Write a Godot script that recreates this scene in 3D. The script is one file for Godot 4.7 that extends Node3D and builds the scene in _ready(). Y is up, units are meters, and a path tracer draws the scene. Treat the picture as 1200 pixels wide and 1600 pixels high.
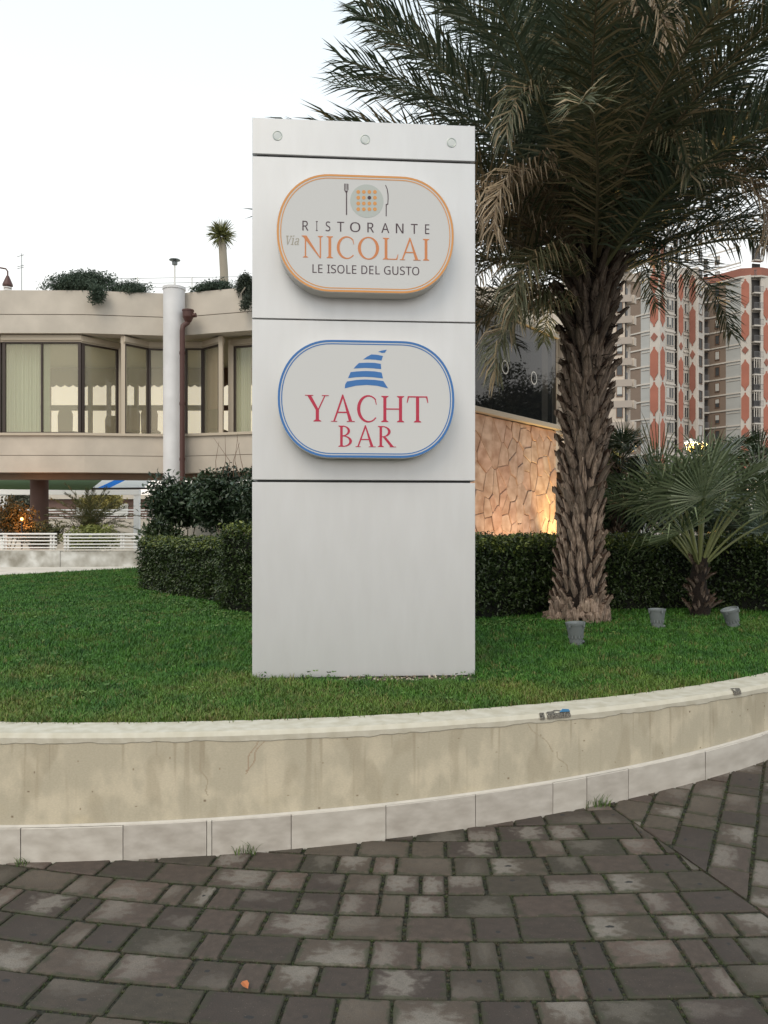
extends Node3D
# Plan coordinates: X to the right, D the distance ahead of the viewer (world z = -D), y up, metres.

const EYE := 1.55
const LENS := 1250.0
var M := {}
var taken := {}


class Geo:
	var v := PackedVector3Array()
	var n := PackedVector3Array()
	var uv := PackedVector2Array()
	var c := PackedColorArray()
	var xf := Transform3D()
	var uvt := Transform2D()
	var col := Color.WHITE
	var tinted := false

	func raw(p: Vector3, nn: Vector3, t: Vector2) -> void:
		v.append(p)
		n.append(nn)
		uv.append(t)
		c.append(col)

	func tri(p0: Vector3, p1: Vector3, p2: Vector3, out := Vector3.ZERO) -> void:
		var a := xf * p0
		var b := xf * p1
		var d := xf * p2
		var nn := (d - a).cross(b - a)
		if nn.length_squared() < 1e-16:
			return
		nn = nn.normalized()
		if out != Vector3.ZERO and nn.dot(xf.basis * out) < 0.0:
			var h := b
			b = d
			d = h
			var q := p1
			p1 = p2
			p2 = q
			nn = -nn
		raw(a, nn, uvt * Vector2(p0.x, p0.y))
		raw(b, nn, uvt * Vector2(p1.x, p1.y))
		raw(d, nn, uvt * Vector2(p2.x, p2.y))

	func quad(a: Vector3, b: Vector3, d: Vector3, e: Vector3, out := Vector3.ZERO) -> void:
		tri(a, b, d, out)
		tri(a, d, e, out)

	# smooth triangle with given local normals and uv
	func stri(p: Array, nn: Array, t: Array) -> void:
		var a := xf * (p[0] as Vector3)
		var b := xf * (p[1] as Vector3)
		var d := xf * (p[2] as Vector3)
		var f := (d - a).cross(b - a)
		if f.length_squared() < 1e-16:
			return
		var order := [0, 1, 2]
		if f.dot(xf.basis * (nn[0] + nn[1] + nn[2])) < 0.0:
			order = [0, 2, 1]
		for k in order:
			raw(xf * (p[k] as Vector3), (xf.basis * (nn[k] as Vector3)).normalized(), t[k])

	func squad(p: Array, nn: Array, t: Array) -> void:
		stri([p[0], p[1], p[2]], [nn[0], nn[1], nn[2]], [t[0], t[1], t[2]])
		stri([p[0], p[2], p[3]], [nn[0], nn[2], nn[3]], [t[0], t[2], t[3]])

	func box(lo: Vector3, hi: Vector3) -> void:
		var p := []
		for k in 8:
			p.append(Vector3(hi.x if k & 1 else lo.x, hi.y if k & 2 else lo.y, hi.z if k & 4 else lo.z))
		quad(p[0], p[2], p[6], p[4], Vector3.LEFT)
		quad(p[1], p[5], p[7], p[3], Vector3.RIGHT)
		quad(p[0], p[4], p[5], p[1], Vector3.DOWN)
		quad(p[2], p[3], p[7], p[6], Vector3.UP)
		quad(p[0], p[1], p[3], p[2], Vector3.FORWARD)
		quad(p[4], p[6], p[7], p[5], Vector3.BACK)

	func cbox(at: Vector3, size: Vector3) -> void:
		box(at - size / 2.0, at + size / 2.0)

	# box with chamfered edges on its +z side
	func plate(lo: Vector3, hi: Vector3, b: float) -> void:
		prism(PackedVector2Array([Vector2(lo.x, lo.y), Vector2(hi.x, lo.y), Vector2(hi.x, hi.y), Vector2(lo.x, hi.y)]), lo.z, hi.z, b)

	static func inset(p: PackedVector2Array, b: float) -> PackedVector2Array:
		var q := PackedVector2Array()
		var m := p.size()
		var s := 1.0 if area(p) > 0.0 else -1.0
		for i in m:
			var e0 := (p[i] - p[(i + m - 1) % m]).normalized()
			var e1 := (p[(i + 1) % m] - p[i]).normalized()
			var n0 := Vector2(-e0.y, e0.x) * s
			var n1 := Vector2(-e1.y, e1.x) * s
			q.append(p[i] + (n0 + n1) / maxf(0.4, 1.0 + n0.dot(n1)) * b)
		return q

	# drops points that crowd or lie on a line
	static func clean(p: PackedVector2Array, least := 0.007) -> PackedVector2Array:
		var q := p
		var again := true
		while again and q.size() > 3:
			again = false
			for i in q.size():
				var a := q[(i + q.size() - 1) % q.size()]
				var b := q[i]
				var d := q[(i + 1) % q.size()]
				if a.distance_to(b) < least or absf((b - a).normalized().cross((d - b).normalized())) < 0.01:
					q.remove_at(i)
					again = true
					break
		return q

	static func area(p: PackedVector2Array) -> float:
		var a := 0.0
		for i in p.size():
			a += p[i].cross(p[(i + 1) % p.size()])
		return a / 2.0

	# outline in xy, from z0 (open) to z1, with an optional chamfer at z1
	func prism(p: PackedVector2Array, z0: float, z1: float, b := 0.0, back := false) -> void:
		var m := p.size()
		var s := 1.0 if area(p) > 0.0 else -1.0
		var top := inset(p, b) if b > 0.0 else p
		if b > 0.0 and (Geometry2D.triangulate_polygon(top).is_empty() or area(top) * s < 0.3 * area(p) * s):
			b = 0.0
			top = p
		var zb := z1 - b
		for i in m:
			var j := (i + 1) % m
			var e := (p[j] - p[i]).normalized()
			var out := Vector3(e.y * s, -e.x * s, 0)
			quad(Vector3(p[i].x, p[i].y, z0), Vector3(p[j].x, p[j].y, z0), Vector3(p[j].x, p[j].y, zb), Vector3(p[i].x, p[i].y, zb), out)
			if b > 0.0:
				quad(Vector3(p[i].x, p[i].y, zb), Vector3(p[j].x, p[j].y, zb), Vector3(top[j].x, top[j].y, z1), Vector3(top[i].x, top[i].y, z1), out + Vector3.BACK)
		var t := Geometry2D.triangulate_polygon(top)
		for i in range(0, t.size(), 3):
			tri(Vector3(top[t[i]].x, top[t[i]].y, z1), Vector3(top[t[i + 1]].x, top[t[i + 1]].y, z1), Vector3(top[t[i + 2]].x, top[t[i + 2]].y, z1), Vector3.BACK)
			if back:
				tri(Vector3(top[t[i]].x, top[t[i]].y, z0), Vector3(top[t[i + 1]].x, top[t[i + 1]].y, z0), Vector3(top[t[i + 2]].x, top[t[i + 2]].y, z0), Vector3.FORWARD)

	# flat lettering: the outline's face only, with short sides
	func tube(pts: Array, radii: Array, sides := 8, caps := true) -> void:
		var rings := []
		var up := Vector3.UP
		var m := pts.size()
		var last_x := Vector3.ZERO
		for i in m:
			var t: Vector3 = (pts[mini(i + 1, m - 1)] - pts[maxi(i - 1, 0)]).normalized()
			if last_x == Vector3.ZERO:
				last_x = (Vector3.RIGHT if absf(t.x) < 0.9 else Vector3.UP)
			var x := (last_x - t * last_x.dot(t)).normalized()
			last_x = x
			var y := t.cross(x)
			var ring := []
			for k in sides + 1:
				var a := TAU * k / sides
				ring.append([pts[i] + (x * cos(a) + y * sin(a)) * float(radii[i]), x * cos(a) + y * sin(a), Vector2(float(k) / sides, float(i) / (m - 1))])
			rings.append(ring)
		for i in m - 1:
			for k in sides:
				var q := [rings[i][k], rings[i][k + 1], rings[i + 1][k + 1], rings[i + 1][k]]
				squad([q[0][0], q[1][0], q[2][0], q[3][0]], [q[0][1], q[1][1], q[2][1], q[3][1]], [q[0][2], q[1][2], q[2][2], q[3][2]])
		if caps:
			for e in [0, m - 1]:
				var out: Vector3 = (pts[0] - pts[1]) if e == 0 else (pts[m - 1] - pts[m - 2])
				for k in range(1, sides - 1):
					tri(rings[e][0][0], rings[e][k][0], rings[e][k + 1][0], out)

	# profile of (radius, height) turned round the y axis
	func lathe(prof: Array, sides := 20, smooth := true) -> void:
		var m := prof.size()
		for i in m - 1:
			var p: Vector2 = prof[i]
			var q: Vector2 = prof[i + 1]
			var e := q - p
			var nn := Vector2(e.y, -e.x).normalized()
			for k in sides:
				var a := TAU * k / sides
				var b := TAU * (k + 1) / sides
				var da := Vector3(cos(a), 0, sin(a))
				var db := Vector3(cos(b), 0, sin(b))
				var na := da * nn.x + Vector3.UP * nn.y
				var nb := db * nn.x + Vector3.UP * nn.y
				squad([da * p.x + Vector3.UP * p.y, db * p.x + Vector3.UP * p.y, db * q.x + Vector3.UP * q.y, da * q.x + Vector3.UP * q.y], [na, nb, nb, na], [Vector2(a, p.y), Vector2(b, p.y), Vector2(b, q.y), Vector2(a, q.y)])

	func ball(at: Vector3, r: Vector3, rings := 8, sides := 12) -> void:
		for i in rings:
			for k in sides:
				var p := []
				var nn := []
				for w in [[i, k], [i + 1, k], [i + 1, k + 1], [i, k + 1]]:
					var th: float = PI * w[0] / rings
					var ph: float = TAU * w[1] / sides
					var d := Vector3(sin(th) * cos(ph), cos(th), sin(th) * sin(ph))
					p.append(at + d * r)
					nn.append((d / r).normalized())
				squad(p, nn, [Vector2.ZERO, Vector2.ZERO, Vector2.ZERO, Vector2.ZERO])

	func mesh() -> ArrayMesh:
		var a := []
		a.resize(Mesh.ARRAY_MAX)
		a[Mesh.ARRAY_VERTEX] = v
		a[Mesh.ARRAY_NORMAL] = n
		a[Mesh.ARRAY_TEX_UV] = uv
		if tinted:
			a[Mesh.ARRAY_COLOR] = c
		var m := ArrayMesh.new()
		m.add_surface_from_arrays(Mesh.PRIMITIVE_TRIANGLES, a)
		return m


# ---------------------------------------------------------------- naming and placing

func numbered(called: String) -> String:
	if not taken.has(called):
		taken[called] = 0
		return called
	taken[called] += 1
	return "%s_%03d" % [called, taken[called]]


func tag(o: Node3D, label := "", category := "", group := "", kind := "") -> Node3D:
	if label:
		o.set_meta("label", label)
	if category:
		o.set_meta("category", category)
	if group:
		o.set_meta("group", group)
	if kind:
		o.set_meta("kind", kind)
	return o


func thing(called: String, at: Vector3, label: String, category: String, group := "") -> Node3D:
	var o := Node3D.new()
	o.name = numbered(called)
	add_child(o)
	o.position = at
	return tag(o, label, category, group)


func origin_of(p: Node) -> Vector3:
	var at := Vector3.ZERO
	while p != self and p is Node3D:
		at += (p as Node3D).position
		p = p.get_parent()
	return at


# commits what was laid out in world coordinates as one mesh under its parent
func put(g: Geo, called: String, m: Material, parent: Node = null, centred := true) -> MeshInstance3D:
	var p: Node = parent if parent else self
	var o := MeshInstance3D.new()
	var off := Vector3.ZERO
	if p == self and centred and g.v.size():
		var b := AABB(g.v[0], Vector3.ZERO)
		for q in g.v:
			b = b.expand(q)
		off = Vector3(b.get_center().x, b.position.y, b.get_center().z)
		o.position = off
	elif p != self:
		off = origin_of(p)
	if off != Vector3.ZERO:
		for i in g.v.size():
			g.v[i] -= off
	o.mesh = g.mesh()
	o.material_override = m
	o.name = numbered(called) if p == self else called
	p.add_child(o, true)
	return o


func share(mesh: Mesh, called: String, m: Material, parent: Node, t: Transform3D) -> MeshInstance3D:
	var o := MeshInstance3D.new()
	o.mesh = mesh
	o.material_override = m
	o.name = called
	parent.add_child(o, true)
	o.transform = t.translated(-origin_of(parent))
	return o


func scatter(parent: Node, called: String, mesh: Mesh, m: Material, places: Array, colors: Array) -> MultiMeshInstance3D:
	var mm := MultiMesh.new()
	mm.transform_format = MultiMesh.TRANSFORM_3D
	mm.use_colors = true
	mm.mesh = mesh
	mm.instance_count = places.size()
	var off := origin_of(parent) if parent != self else Vector3.ZERO
	for i in places.size():
		mm.set_instance_transform(i, (places[i] as Transform3D).translated(-off))
		mm.set_instance_color(i, colors[i])
	var o := MultiMeshInstance3D.new()
	o.multimesh = mm
	o.material_override = m
	o.name = numbered(called) if parent == self else called
	parent.add_child(o, true)
	o.set_meta("kind", "stuff")
	return o


func rnd(s: int) -> RandomNumberGenerator:
	var r := RandomNumberGenerator.new()
	r.seed = s
	return r


# plan point of a sight line at a distance, and heights along it
func pl(px: float, d: float) -> Vector2:
	return Vector2((px - 600.0) / LENS * d, d)


func hy(py: float, d: float) -> float:
	return EYE + (822.0 - py) / LENS * d


func at(px: float, py: float, d: float) -> Vector3:
	return Vector3((px - 600.0) / LENS * d, hy(py, d), -d)


func w3(p: Vector2, y: float) -> Vector3:
	return Vector3(p.x, y, -p.y)


# frame of an upright face between two plan points: x along it, z out of it
func face_frame(a: Vector2, b: Vector2, y := 0.0) -> Transform3D:
	var x := Vector3(b.x - a.x, 0, -(b.y - a.y)).normalized()
	return Transform3D(Basis(x, Vector3.UP, x.cross(Vector3.UP)), Vector3(a.x, y, -a.y))


# upright band of a given thickness along a line in plan
func band(pts: Array, y0: float, y1: float, thick: float, g: Geo = null) -> Geo:
	if g == null:
		g = Geo.new()
	var back := []
	for i in pts.size():
		var e: Vector2 = (pts[mini(i + 1, pts.size() - 1)] - pts[maxi(i - 1, 0)]).normalized()
		back.append(pts[i] + Vector2(-e.y, e.x) * thick)
	for i in pts.size() - 1:
		var a: Vector2 = pts[i]
		var b: Vector2 = pts[i + 1]
		var c: Vector2 = back[i]
		var d: Vector2 = back[i + 1]
		var e := (b - a).normalized()
		var out := Vector3(e.y, 0, e.x)
		g.quad(w3(a, y0), w3(b, y0), w3(b, y1), w3(a, y1), out)
		g.quad(w3(c, y0), w3(d, y0), w3(d, y1), w3(c, y1), -out)
		g.quad(w3(a, y1), w3(b, y1), w3(d, y1), w3(c, y1), Vector3.UP)
		g.quad(w3(a, y0), w3(b, y0), w3(d, y0), w3(c, y0), Vector3.DOWN)
	for k in [0, pts.size() - 1]:
		var s := -1.0 if k == 0 else 1.0
		var e: Vector2 = (pts[mini(k + 1, pts.size() - 1)] - pts[maxi(k - 1, 0)]).normalized()
		g.quad(w3(pts[k], y0), w3(back[k], y0), w3(back[k], y1), w3(pts[k], y1), Vector3(e.x, 0, -e.y) * s)
	return g


# ---------------------------------------------------------------- materials

func lin(r: float, g: float, b: float) -> Color:
	return Color(r, g, b).linear_to_srgb()


func noise_tex(s: int, freq: float, lo: Color, hi: Color, size := 256, oct := 4) -> NoiseTexture2D:
	var f := FastNoiseLite.new()
	f.seed = s
	f.frequency = freq
	f.fractal_octaves = oct
	var t := NoiseTexture2D.new()
	t.width = size
	t.height = size
	t.seamless = true
	t.noise = f
	var r := Gradient.new()
	r.offsets = PackedFloat32Array([0.15, 0.85])
	r.colors = PackedColorArray([lo, hi])
	t.color_ramp = r
	return t


func mat(called: String, c: Color, rough := 0.8, metal := 0.0) -> StandardMaterial3D:
	var m := StandardMaterial3D.new()
	m.resource_name = called
	m.albedo_color = c
	m.roughness = rough
	m.metallic = metal
	M[called] = m
	return m


# adds mottling in world space: tile is the size of one repeat in metres
func mottled(m: StandardMaterial3D, t: Texture2D, tile: Vector3, bump: Texture2D = null, depth := 0.0) -> StandardMaterial3D:
	m.albedo_texture = t
	m.uv1_triplanar = true
	m.uv1_world_triplanar = true
	m.uv1_scale = Vector3(1.0 / tile.x, 1.0 / tile.y, 1.0 / tile.z)
	if bump:
		m.heightmap_enabled = true
		m.heightmap_texture = bump
		m.heightmap_scale = depth
	return m


func leafy(called: String, rough := 0.5, through := 0.25) -> StandardMaterial3D:
	var m := mat(called, Color.WHITE, rough)
	m.vertex_color_use_as_albedo = true
	m.backlight_enabled = true
	m.backlight = Color(through, through, through)
	m.cull_mode = BaseMaterial3D.CULL_DISABLED
	return m


func glass(called: String, c: Color, alpha: float, rough := 0.03) -> StandardMaterial3D:
	var m := mat(called, Color(c.r, c.g, c.b, alpha), rough)
	m.transparency = BaseMaterial3D.TRANSPARENCY_ALPHA
	m.metallic_specular = 0.5 if called == "window_glass" else 0.42
	m.cull_mode = BaseMaterial3D.CULL_DISABLED
	return m


func make_materials() -> void:
	var soft := noise_tex(11, 0.012, Color(0.92, 0.92, 0.92), Color(1, 1, 1), 256, 5)
	var grain := noise_tex(12, 0.09, Color(0.6, 0.6, 0.6), Color(1, 1, 1), 256, 4)
	var rough_grain := noise_tex(13, 0.05, Color(0.35, 0.35, 0.35), Color(1, 1, 1), 256, 5)
	var blotch := noise_tex(14, 0.02, Color(0.66, 0.64, 0.6), Color(1, 1, 1), 256, 5)
	mottled(mat("sign_metal", lin(0.66, 0.665, 0.675), 0.38, 0.4), noise_tex(15, 0.02, Color(0.98, 0.979, 0.977), Color(1, 1, 1), 256, 5), Vector3(0.7, 3.0, 0.7))
	mat("sign_gap", lin(0.03, 0.03, 0.032), 0.7)
	mat("sign_face", lin(0.60, 0.605, 0.61), 0.3)
	mat("sign_side", lin(0.58, 0.56, 0.53), 0.35)
	mat("cap_ring", lin(0.42, 0.47, 0.45), 0.35, 0.3)
	mat("cap_disc", lin(0.62, 0.66, 0.66), 0.3, 0.0)
	mat("ink_orange", lin(0.60, 0.22, 0.08), 0.5)
	mat("ink_gold", lin(0.66, 0.30, 0.09), 0.5)
	mat("ink_dark", lin(0.055, 0.028, 0.042), 0.5)
	mat("ink_grey", lin(0.36, 0.33, 0.27), 0.5)
	mat("ink_plate", lin(0.45, 0.49, 0.475), 0.5)
	mat("ink_red", lin(0.46, 0.018, 0.06), 0.45)
	mat("ink_blue", lin(0.035, 0.16, 0.44), 0.45)
	mottled(mat("stucco", lin(0.61, 0.555, 0.485), 0.9), soft, Vector3(3, 3, 3), grain, 0.2)
	mottled(mat("stucco_warm", lin(0.58, 0.515, 0.44), 0.9), soft, Vector3(3, 3, 3), grain, 0.2)
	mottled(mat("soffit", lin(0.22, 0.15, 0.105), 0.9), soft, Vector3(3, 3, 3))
	mat("white_paint", lin(0.72, 0.72, 0.71), 0.55)
	mottled(mat("white_column", lin(0.74, 0.74, 0.76), 0.6), soft, Vector3(2, 3, 2))
	mat("brown_metal", lin(0.075, 0.028, 0.022), 0.5)
	mat("beige_frame", lin(0.50, 0.43, 0.34), 0.6)
	mat("dark_frame", lin(0.045, 0.032, 0.027), 0.5)
	mat("curtain", lin(0.46, 0.52, 0.42), 0.95)
	M.curtain.backlight_enabled = true
	M.curtain.backlight = Color(0.66, 0.74, 0.56)
	mat("ceiling", lin(0.62, 0.60, 0.48), 0.9)
	mat("wood_dark", lin(0.16, 0.085, 0.05), 0.6)
	mat("wood_floor", lin(0.20, 0.14, 0.09), 0.5)
	glass("window_glass", lin(0.88, 0.82, 0.58), 0.3)
	glass("dark_glass", lin(0.02, 0.022, 0.025), 0.62, 0.02)
	mottled(mat("pillar_brown", lin(0.17, 0.105, 0.09), 0.85), soft, Vector3(2, 2, 2))
	mottled(mat("pale_concrete", lin(0.62, 0.62, 0.60), 0.85), blotch, Vector3(2.5, 2.5, 2.5))
	mottled(mat("path", lin(0.66, 0.63, 0.57), 0.85), soft, Vector3(2.0, 2.0, 2.0))
	mottled(mat("ground", lin(0.10, 0.095, 0.085), 0.95), rough_grain, Vector3(3, 3, 3))
	mottled(mat("joint_soil", lin(0.045, 0.046, 0.028), 1.0), rough_grain, Vector3(0.25, 0.25, 0.25), grain, 0.8)
	mottled(mat("lawn_soil", lin(0.022, 0.045, 0.012), 1.0), rough_grain, Vector3(0.4, 0.4, 0.4))
	mottled(mat("bare_soil", lin(0.085, 0.065, 0.045), 1.0), rough_grain, Vector3(0.3, 0.3, 0.3), grain, 1.0)
	mottled(mat("marble", lin(0.575, 0.54, 0.49), 0.55), noise_tex(16, 0.018, Color(0.87, 0.86, 0.85), Color(1, 1, 1), 256, 6), Vector3(0.9, 0.45, 0.9))
	mottled(mat("marble_grey", lin(0.53, 0.495, 0.45), 0.55), noise_tex(17, 0.02, Color(0.86, 0.85, 0.84), Color(1, 1, 1), 256, 6), Vector3(0.8, 0.4, 0.8))
	mottled(mat("mortar_white", lin(0.58, 0.545, 0.49), 0.9), soft, Vector3(0.3, 0.3, 0.3))
	mottled(mat("cap_paint", lin(0.565, 0.535, 0.455), 0.85), noise_tex(18, 0.03, Color(0.91, 0.9, 0.87), Color(1, 1, 1), 256, 5), Vector3(0.8, 0.8, 0.8), grain, 0.1)
	mottled(mat("bare_concrete", lin(0.36, 0.33, 0.28), 0.95), rough_grain, Vector3(0.1, 0.1, 0.1), rough_grain, 0.5)
	mat("blue_paint", lin(0.06, 0.22, 0.42), 0.7)
	for k in 5:
		var tone: Color = [lin(0.70, 0.50, 0.38), lin(0.72, 0.53, 0.41), lin(0.69, 0.49, 0.38), lin(0.72, 0.49, 0.37), lin(0.72, 0.55, 0.43)][k]
		mottled(mat("stone_%d" % k, tone, 0.85), noise_tex(30 + k, 0.02, Color(0.80, 0.74, 0.70), Color(1, 1, 1), 128, 5), Vector3(0.6, 0.6, 0.6), grain, 0.35)
	mottled(mat("stone_mortar", lin(0.40, 0.27, 0.19), 1.0), rough_grain, Vector3(0.3, 0.3, 0.3))
	mat("lamp_grey", lin(0.17, 0.19, 0.195), 0.55, 0.2)
	mat("lamp_lens", lin(0.25, 0.27, 0.28), 0.15)
	mat("black_rubber", lin(0.02, 0.02, 0.02), 0.8)
	leafy("leaf_gloss", 0.38, 0.16)
	leafy("leaf_matt", 0.6, 0.25)
	leafy("grass_blade", 0.6, 0.3)
	leafy("frond", 0.42, 0.22)
	var bark := mat("bark", Color.WHITE, 0.92)
	bark.vertex_color_use_as_albedo = true
	mottled(bark, noise_tex(40, 0.035, Color(0.5, 0.46, 0.43), Color(1, 1, 1), 256, 5), Vector3(0.09, 0.8, 0.09), rough_grain, 0.3)
	mottled(mat("bark_dark", lin(0.035, 0.022, 0.016), 1.0), rough_grain, Vector3(0.2, 0.4, 0.2))
	mottled(mat("fibre", lin(0.05, 0.03, 0.02), 1.0), rough_grain, Vector3(0.1, 0.3, 0.1))
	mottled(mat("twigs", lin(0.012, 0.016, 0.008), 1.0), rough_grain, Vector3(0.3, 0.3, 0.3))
	mat("stem_pale", lin(0.30, 0.27, 0.22), 0.8)
	# towers
	var sky_sheet := mat("yellow_sky_sheet", Color(1.0, 0.84, 0.42, 0.6), 0.9)  # added sheet with the sunset yellow of the sky put into its colour
	sky_sheet.backlight_enabled = true
	sky_sheet.backlight = Color(1, 0.86, 0.45)
	sky_sheet.transparency = BaseMaterial3D.TRANSPARENCY_ALPHA
	mottled(mat("tower_cream", lin(0.62, 0.54, 0.46), 0.9), soft, Vector3(20, 20, 20))
	mat("tower_band", lin(0.40, 0.35, 0.31), 0.9)
	mottled(mat("tower_brown", lin(0.25, 0.19, 0.15), 0.9), soft, Vector3(20, 20, 20))
	mottled(mat("tower_grey", lin(0.46, 0.47, 0.46), 0.85), soft, Vector3(20, 20, 20))
	mottled(mat("tower_white", lin(0.62, 0.58, 0.53), 0.9), soft, Vector3(20, 20, 20))
	mottled(mat("tower_orange", lin(0.43, 0.165, 0.115), 0.9), soft, Vector3(15, 15, 15))  # orange paled to put distance haze into the colour
	mottled(mat("tower_orange_dull_shade", lin(0.32, 0.135, 0.10), 0.9), soft, Vector3(15, 15, 15))  # dull orange, also the painted shade of one pillar's panels
	mat("tower_dark", lin(0.045, 0.042, 0.042), 0.8)  # dark colour that stands in for the shade inside the loggias
	mat("tower_pane", lin(0.06, 0.065, 0.07), 0.12)
	mat("tower_blind", lin(0.50, 0.50, 0.48), 0.7)
	mat("tower_rail", lin(0.16, 0.16, 0.17), 0.6)
	mat("green_cloth", lin(0.075, 0.125, 0.045), 0.9)
	mat("white_cloth", lin(0.75, 0.76, 0.76), 0.9)
	mat("blue_cloth", lin(0.01, 0.18, 0.66), 0.9)
	for n in ["green_cloth", "white_cloth", "blue_cloth"]:
		var bc: Color = M[n].albedo_color
		M[n].backlight_enabled = true
		M[n].backlight = bc * (0.45 if n == "green_cloth" else 1.0) / maxf(bc.r, maxf(bc.g, bc.b))
	var lit := mat("lamp_glow", lin(1.0, 0.85, 0.5), 0.4)
	lit.emission_enabled = true
	lit.emission = Color(1.0, 0.80, 0.42)
	lit.emission_energy_multiplier = 6.0
	mat("dry_leaf", lin(0.42, 0.14, 0.05), 0.8)


func _ready() -> void:
	var cam := Camera3D.new()
	cam.name = "camera"
	add_child(cam)
	cam.position = Vector3(0, EYE, 0)
	# an upright camera whose lens is shifted a little upwards: 800 / 1250 of half height
	cam.set_frustum(0.064, Vector2(0, 0.00088), 0.05, 900.0)
	cam.current = true
	var e := Environment.new()
	e.background_mode = Environment.BG_SKY
	var sky := ProceduralSkyMaterial.new()
	sky.sky_top_color = Color(0.735, 0.80, 0.845)
	sky.sky_horizon_color = Color(1.0, 0.965, 0.92)
	sky.sky_curve = 0.3
	sky.sky_energy_multiplier = 1.0
	sky.ground_bottom_color = Color(0.40, 0.37, 0.33)
	sky.ground_horizon_color = Color(0.62, 0.58, 0.53)
	var s := Sky.new()
	s.sky_material = sky
	e.sky = s
	e.background_energy_multiplier = 1.25
	e.tonemap_mode = Environment.TONE_MAPPER_LINEAR
	e.tonemap_exposure = 1.25
	e.sdfgi_enabled = true
	e.ssao_enabled = true
	e.ssil_enabled = true
	var we := WorldEnvironment.new()
	we.name = "world_environment"
	we.environment = e
	add_child(we)
	var sun := DirectionalLight3D.new()
	sun.name = "sun"
	sun.light_energy = 0.42
	sun.light_color = Color(1.0, 0.935, 0.84)
	sun.light_angular_distance = 35.0
	sun.shadow_enabled = true
	sun.sky_mode = DirectionalLight3D.SKY_MODE_LIGHT_ONLY
	add_child(sun)
	sun.rotation_degrees = Vector3(-48, -22, 0)
	make_materials()
	ground_and_lawn()
	paving()
	planter_wall()
	left_building()
	right_building()
	towers()
	totem()
	palm()
	hedges()
	shrubs_and_palms()
	small_things()
	grass()


# ---------------------------------------------------------------- ground

const BED := Vector2(-1.45, 10.36)   # middle of the round flower bed, in plan
const BED_R := 6.7


func paving_y(x: float, d: float) -> float:
	return 0.064 + 0.025 * x + 0.035 * (d - 3.84)


func lawn_y(d: float) -> float:
	return 0.57 + 0.010 * (d - 4.0)


func arc(t: float, r: float) -> Vector2:
	return BED + Vector2(sin(t), -cos(t)) * r


func ground_and_lawn() -> void:
	var g := Geo.new()
	g.quad(Vector3(-500, -0.4, 120), Vector3(500, -0.4, 120), Vector3(500, -0.4, -600), Vector3(-500, -0.4, -600), Vector3.UP)
	tag(put(g, "ground", M.ground, null, false), "", "", "", "structure")
	# lawn sheet
	var p := PackedVector2Array()
	for k in 53:
		p.append(arc(lerpf(-1.2, 1.4, k / 52.0), BED_R - 0.16))
	for q in [Vector2(5.3, 11), Vector2(5.0, 17.2), Vector2(-4.0, 17.15), Vector2(-9.0, 11.37), Vector2(-8.0, 8.6)]:
		p.append(q)
	g = Geo.new()
	var t := Geometry2D.triangulate_polygon(p)
	for i in range(0, t.size(), 3):
		g.tri(w3(p[t[i]], lawn_y(p[t[i]].y)), w3(p[t[i + 1]], lawn_y(p[t[i + 1]].y)), w3(p[t[i + 2]], lawn_y(p[t[i + 2]].y)), Vector3.UP)
	for i in p.size():
		var a := p[i]
		var b := p[(i + 1) % p.size()]
		var mid := (a + b) / 2.0 - Vector2(-2, 12)
		g.quad(w3(a, lawn_y(a.y)), w3(b, lawn_y(b.y)), w3(b, -0.4), w3(a, -0.4), Vector3(mid.x, 0, -mid.y))
	tag(put(g, "lawn", M.lawn_soil, null, false), "", "", "", "structure")
	# bare strip under the front of the sign
	g = Geo.new()
	g.xf = Transform3D(Basis.IDENTITY, Vector3.ZERO)
	var strip := [pl(400, 4.98), pl(560, 4.93), pl(741, 5.02), pl(748, 5.25), pl(560, 5.3), pl(400, 5.2)]
	for k in range(1, 5):
		g.tri(w3(strip[0], lawn_y(5.0) + 0.006), w3(strip[k], lawn_y(5.0) + 0.006), w3(strip[k + 1], lawn_y(5.0) + 0.006), Vector3.UP)
	tag(put(g, "soil_strip", M.bare_soil, null, false), "", "", "", "structure")
	# path beyond the lawn
	g = Geo.new()
	var a := [Vector2(-9.5, 10.8), Vector2(-6.74, 13.98), Vector2(-4.99, 16.0), Vector2(-4.0, 17.14)]
	var b := [Vector2(-12.5, 16.6), Vector2(-8.0, 16.6), Vector2(-5.5, 16.95), Vector2(-4.0, 17.3)]
	for i in 3:
		g.quad(w3(a[i], lawn_y(a[i].y) + 0.02), w3(a[i + 1], lawn_y(a[i + 1].y) + 0.02), w3(b[i + 1], 0.70), w3(b[i], 0.70), Vector3.UP)
		g.quad(w3(a[i], lawn_y(a[i].y) + 0.02), w3(a[i + 1], lawn_y(a[i + 1].y) + 0.02), w3(a[i + 1], -0.3), w3(a[i], -0.3), Vector3(1, 0, 1))
	tag(put(g, "path", M.path, null, false), "", "", "", "structure")
	# ground round the far building and behind the hedge
	g = Geo.new()
	g.quad(Vector3(-40, 0.55, -17.0), Vector3(9, 0.55, -17.0), Vector3(9, 0.55, -60), Vector3(-40, 0.55, -60), Vector3.UP)
	tag(put(g, "terrace_floor", M.path, null, false), "", "", "", "structure")
	g = Geo.new()
	g.quad(Vector3(5.0, 0.50, -8.0), Vector3(30, 0.45, -6.0), Vector3(30, 0.45, -30), Vector3(5.0, 0.5, -30), Vector3.UP)
	g.quad(Vector3(9.0, 0.48, -30.0), Vector3(60, 0.44, -30.0), Vector3(60, 0.44, -60), Vector3(9.0, 0.48, -60), Vector3.UP)
	tag(put(g, "garden_ground", M.lawn_soil, null, false), "", "", "", "structure")


# ---------------------------------------------------------------- paving

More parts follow.
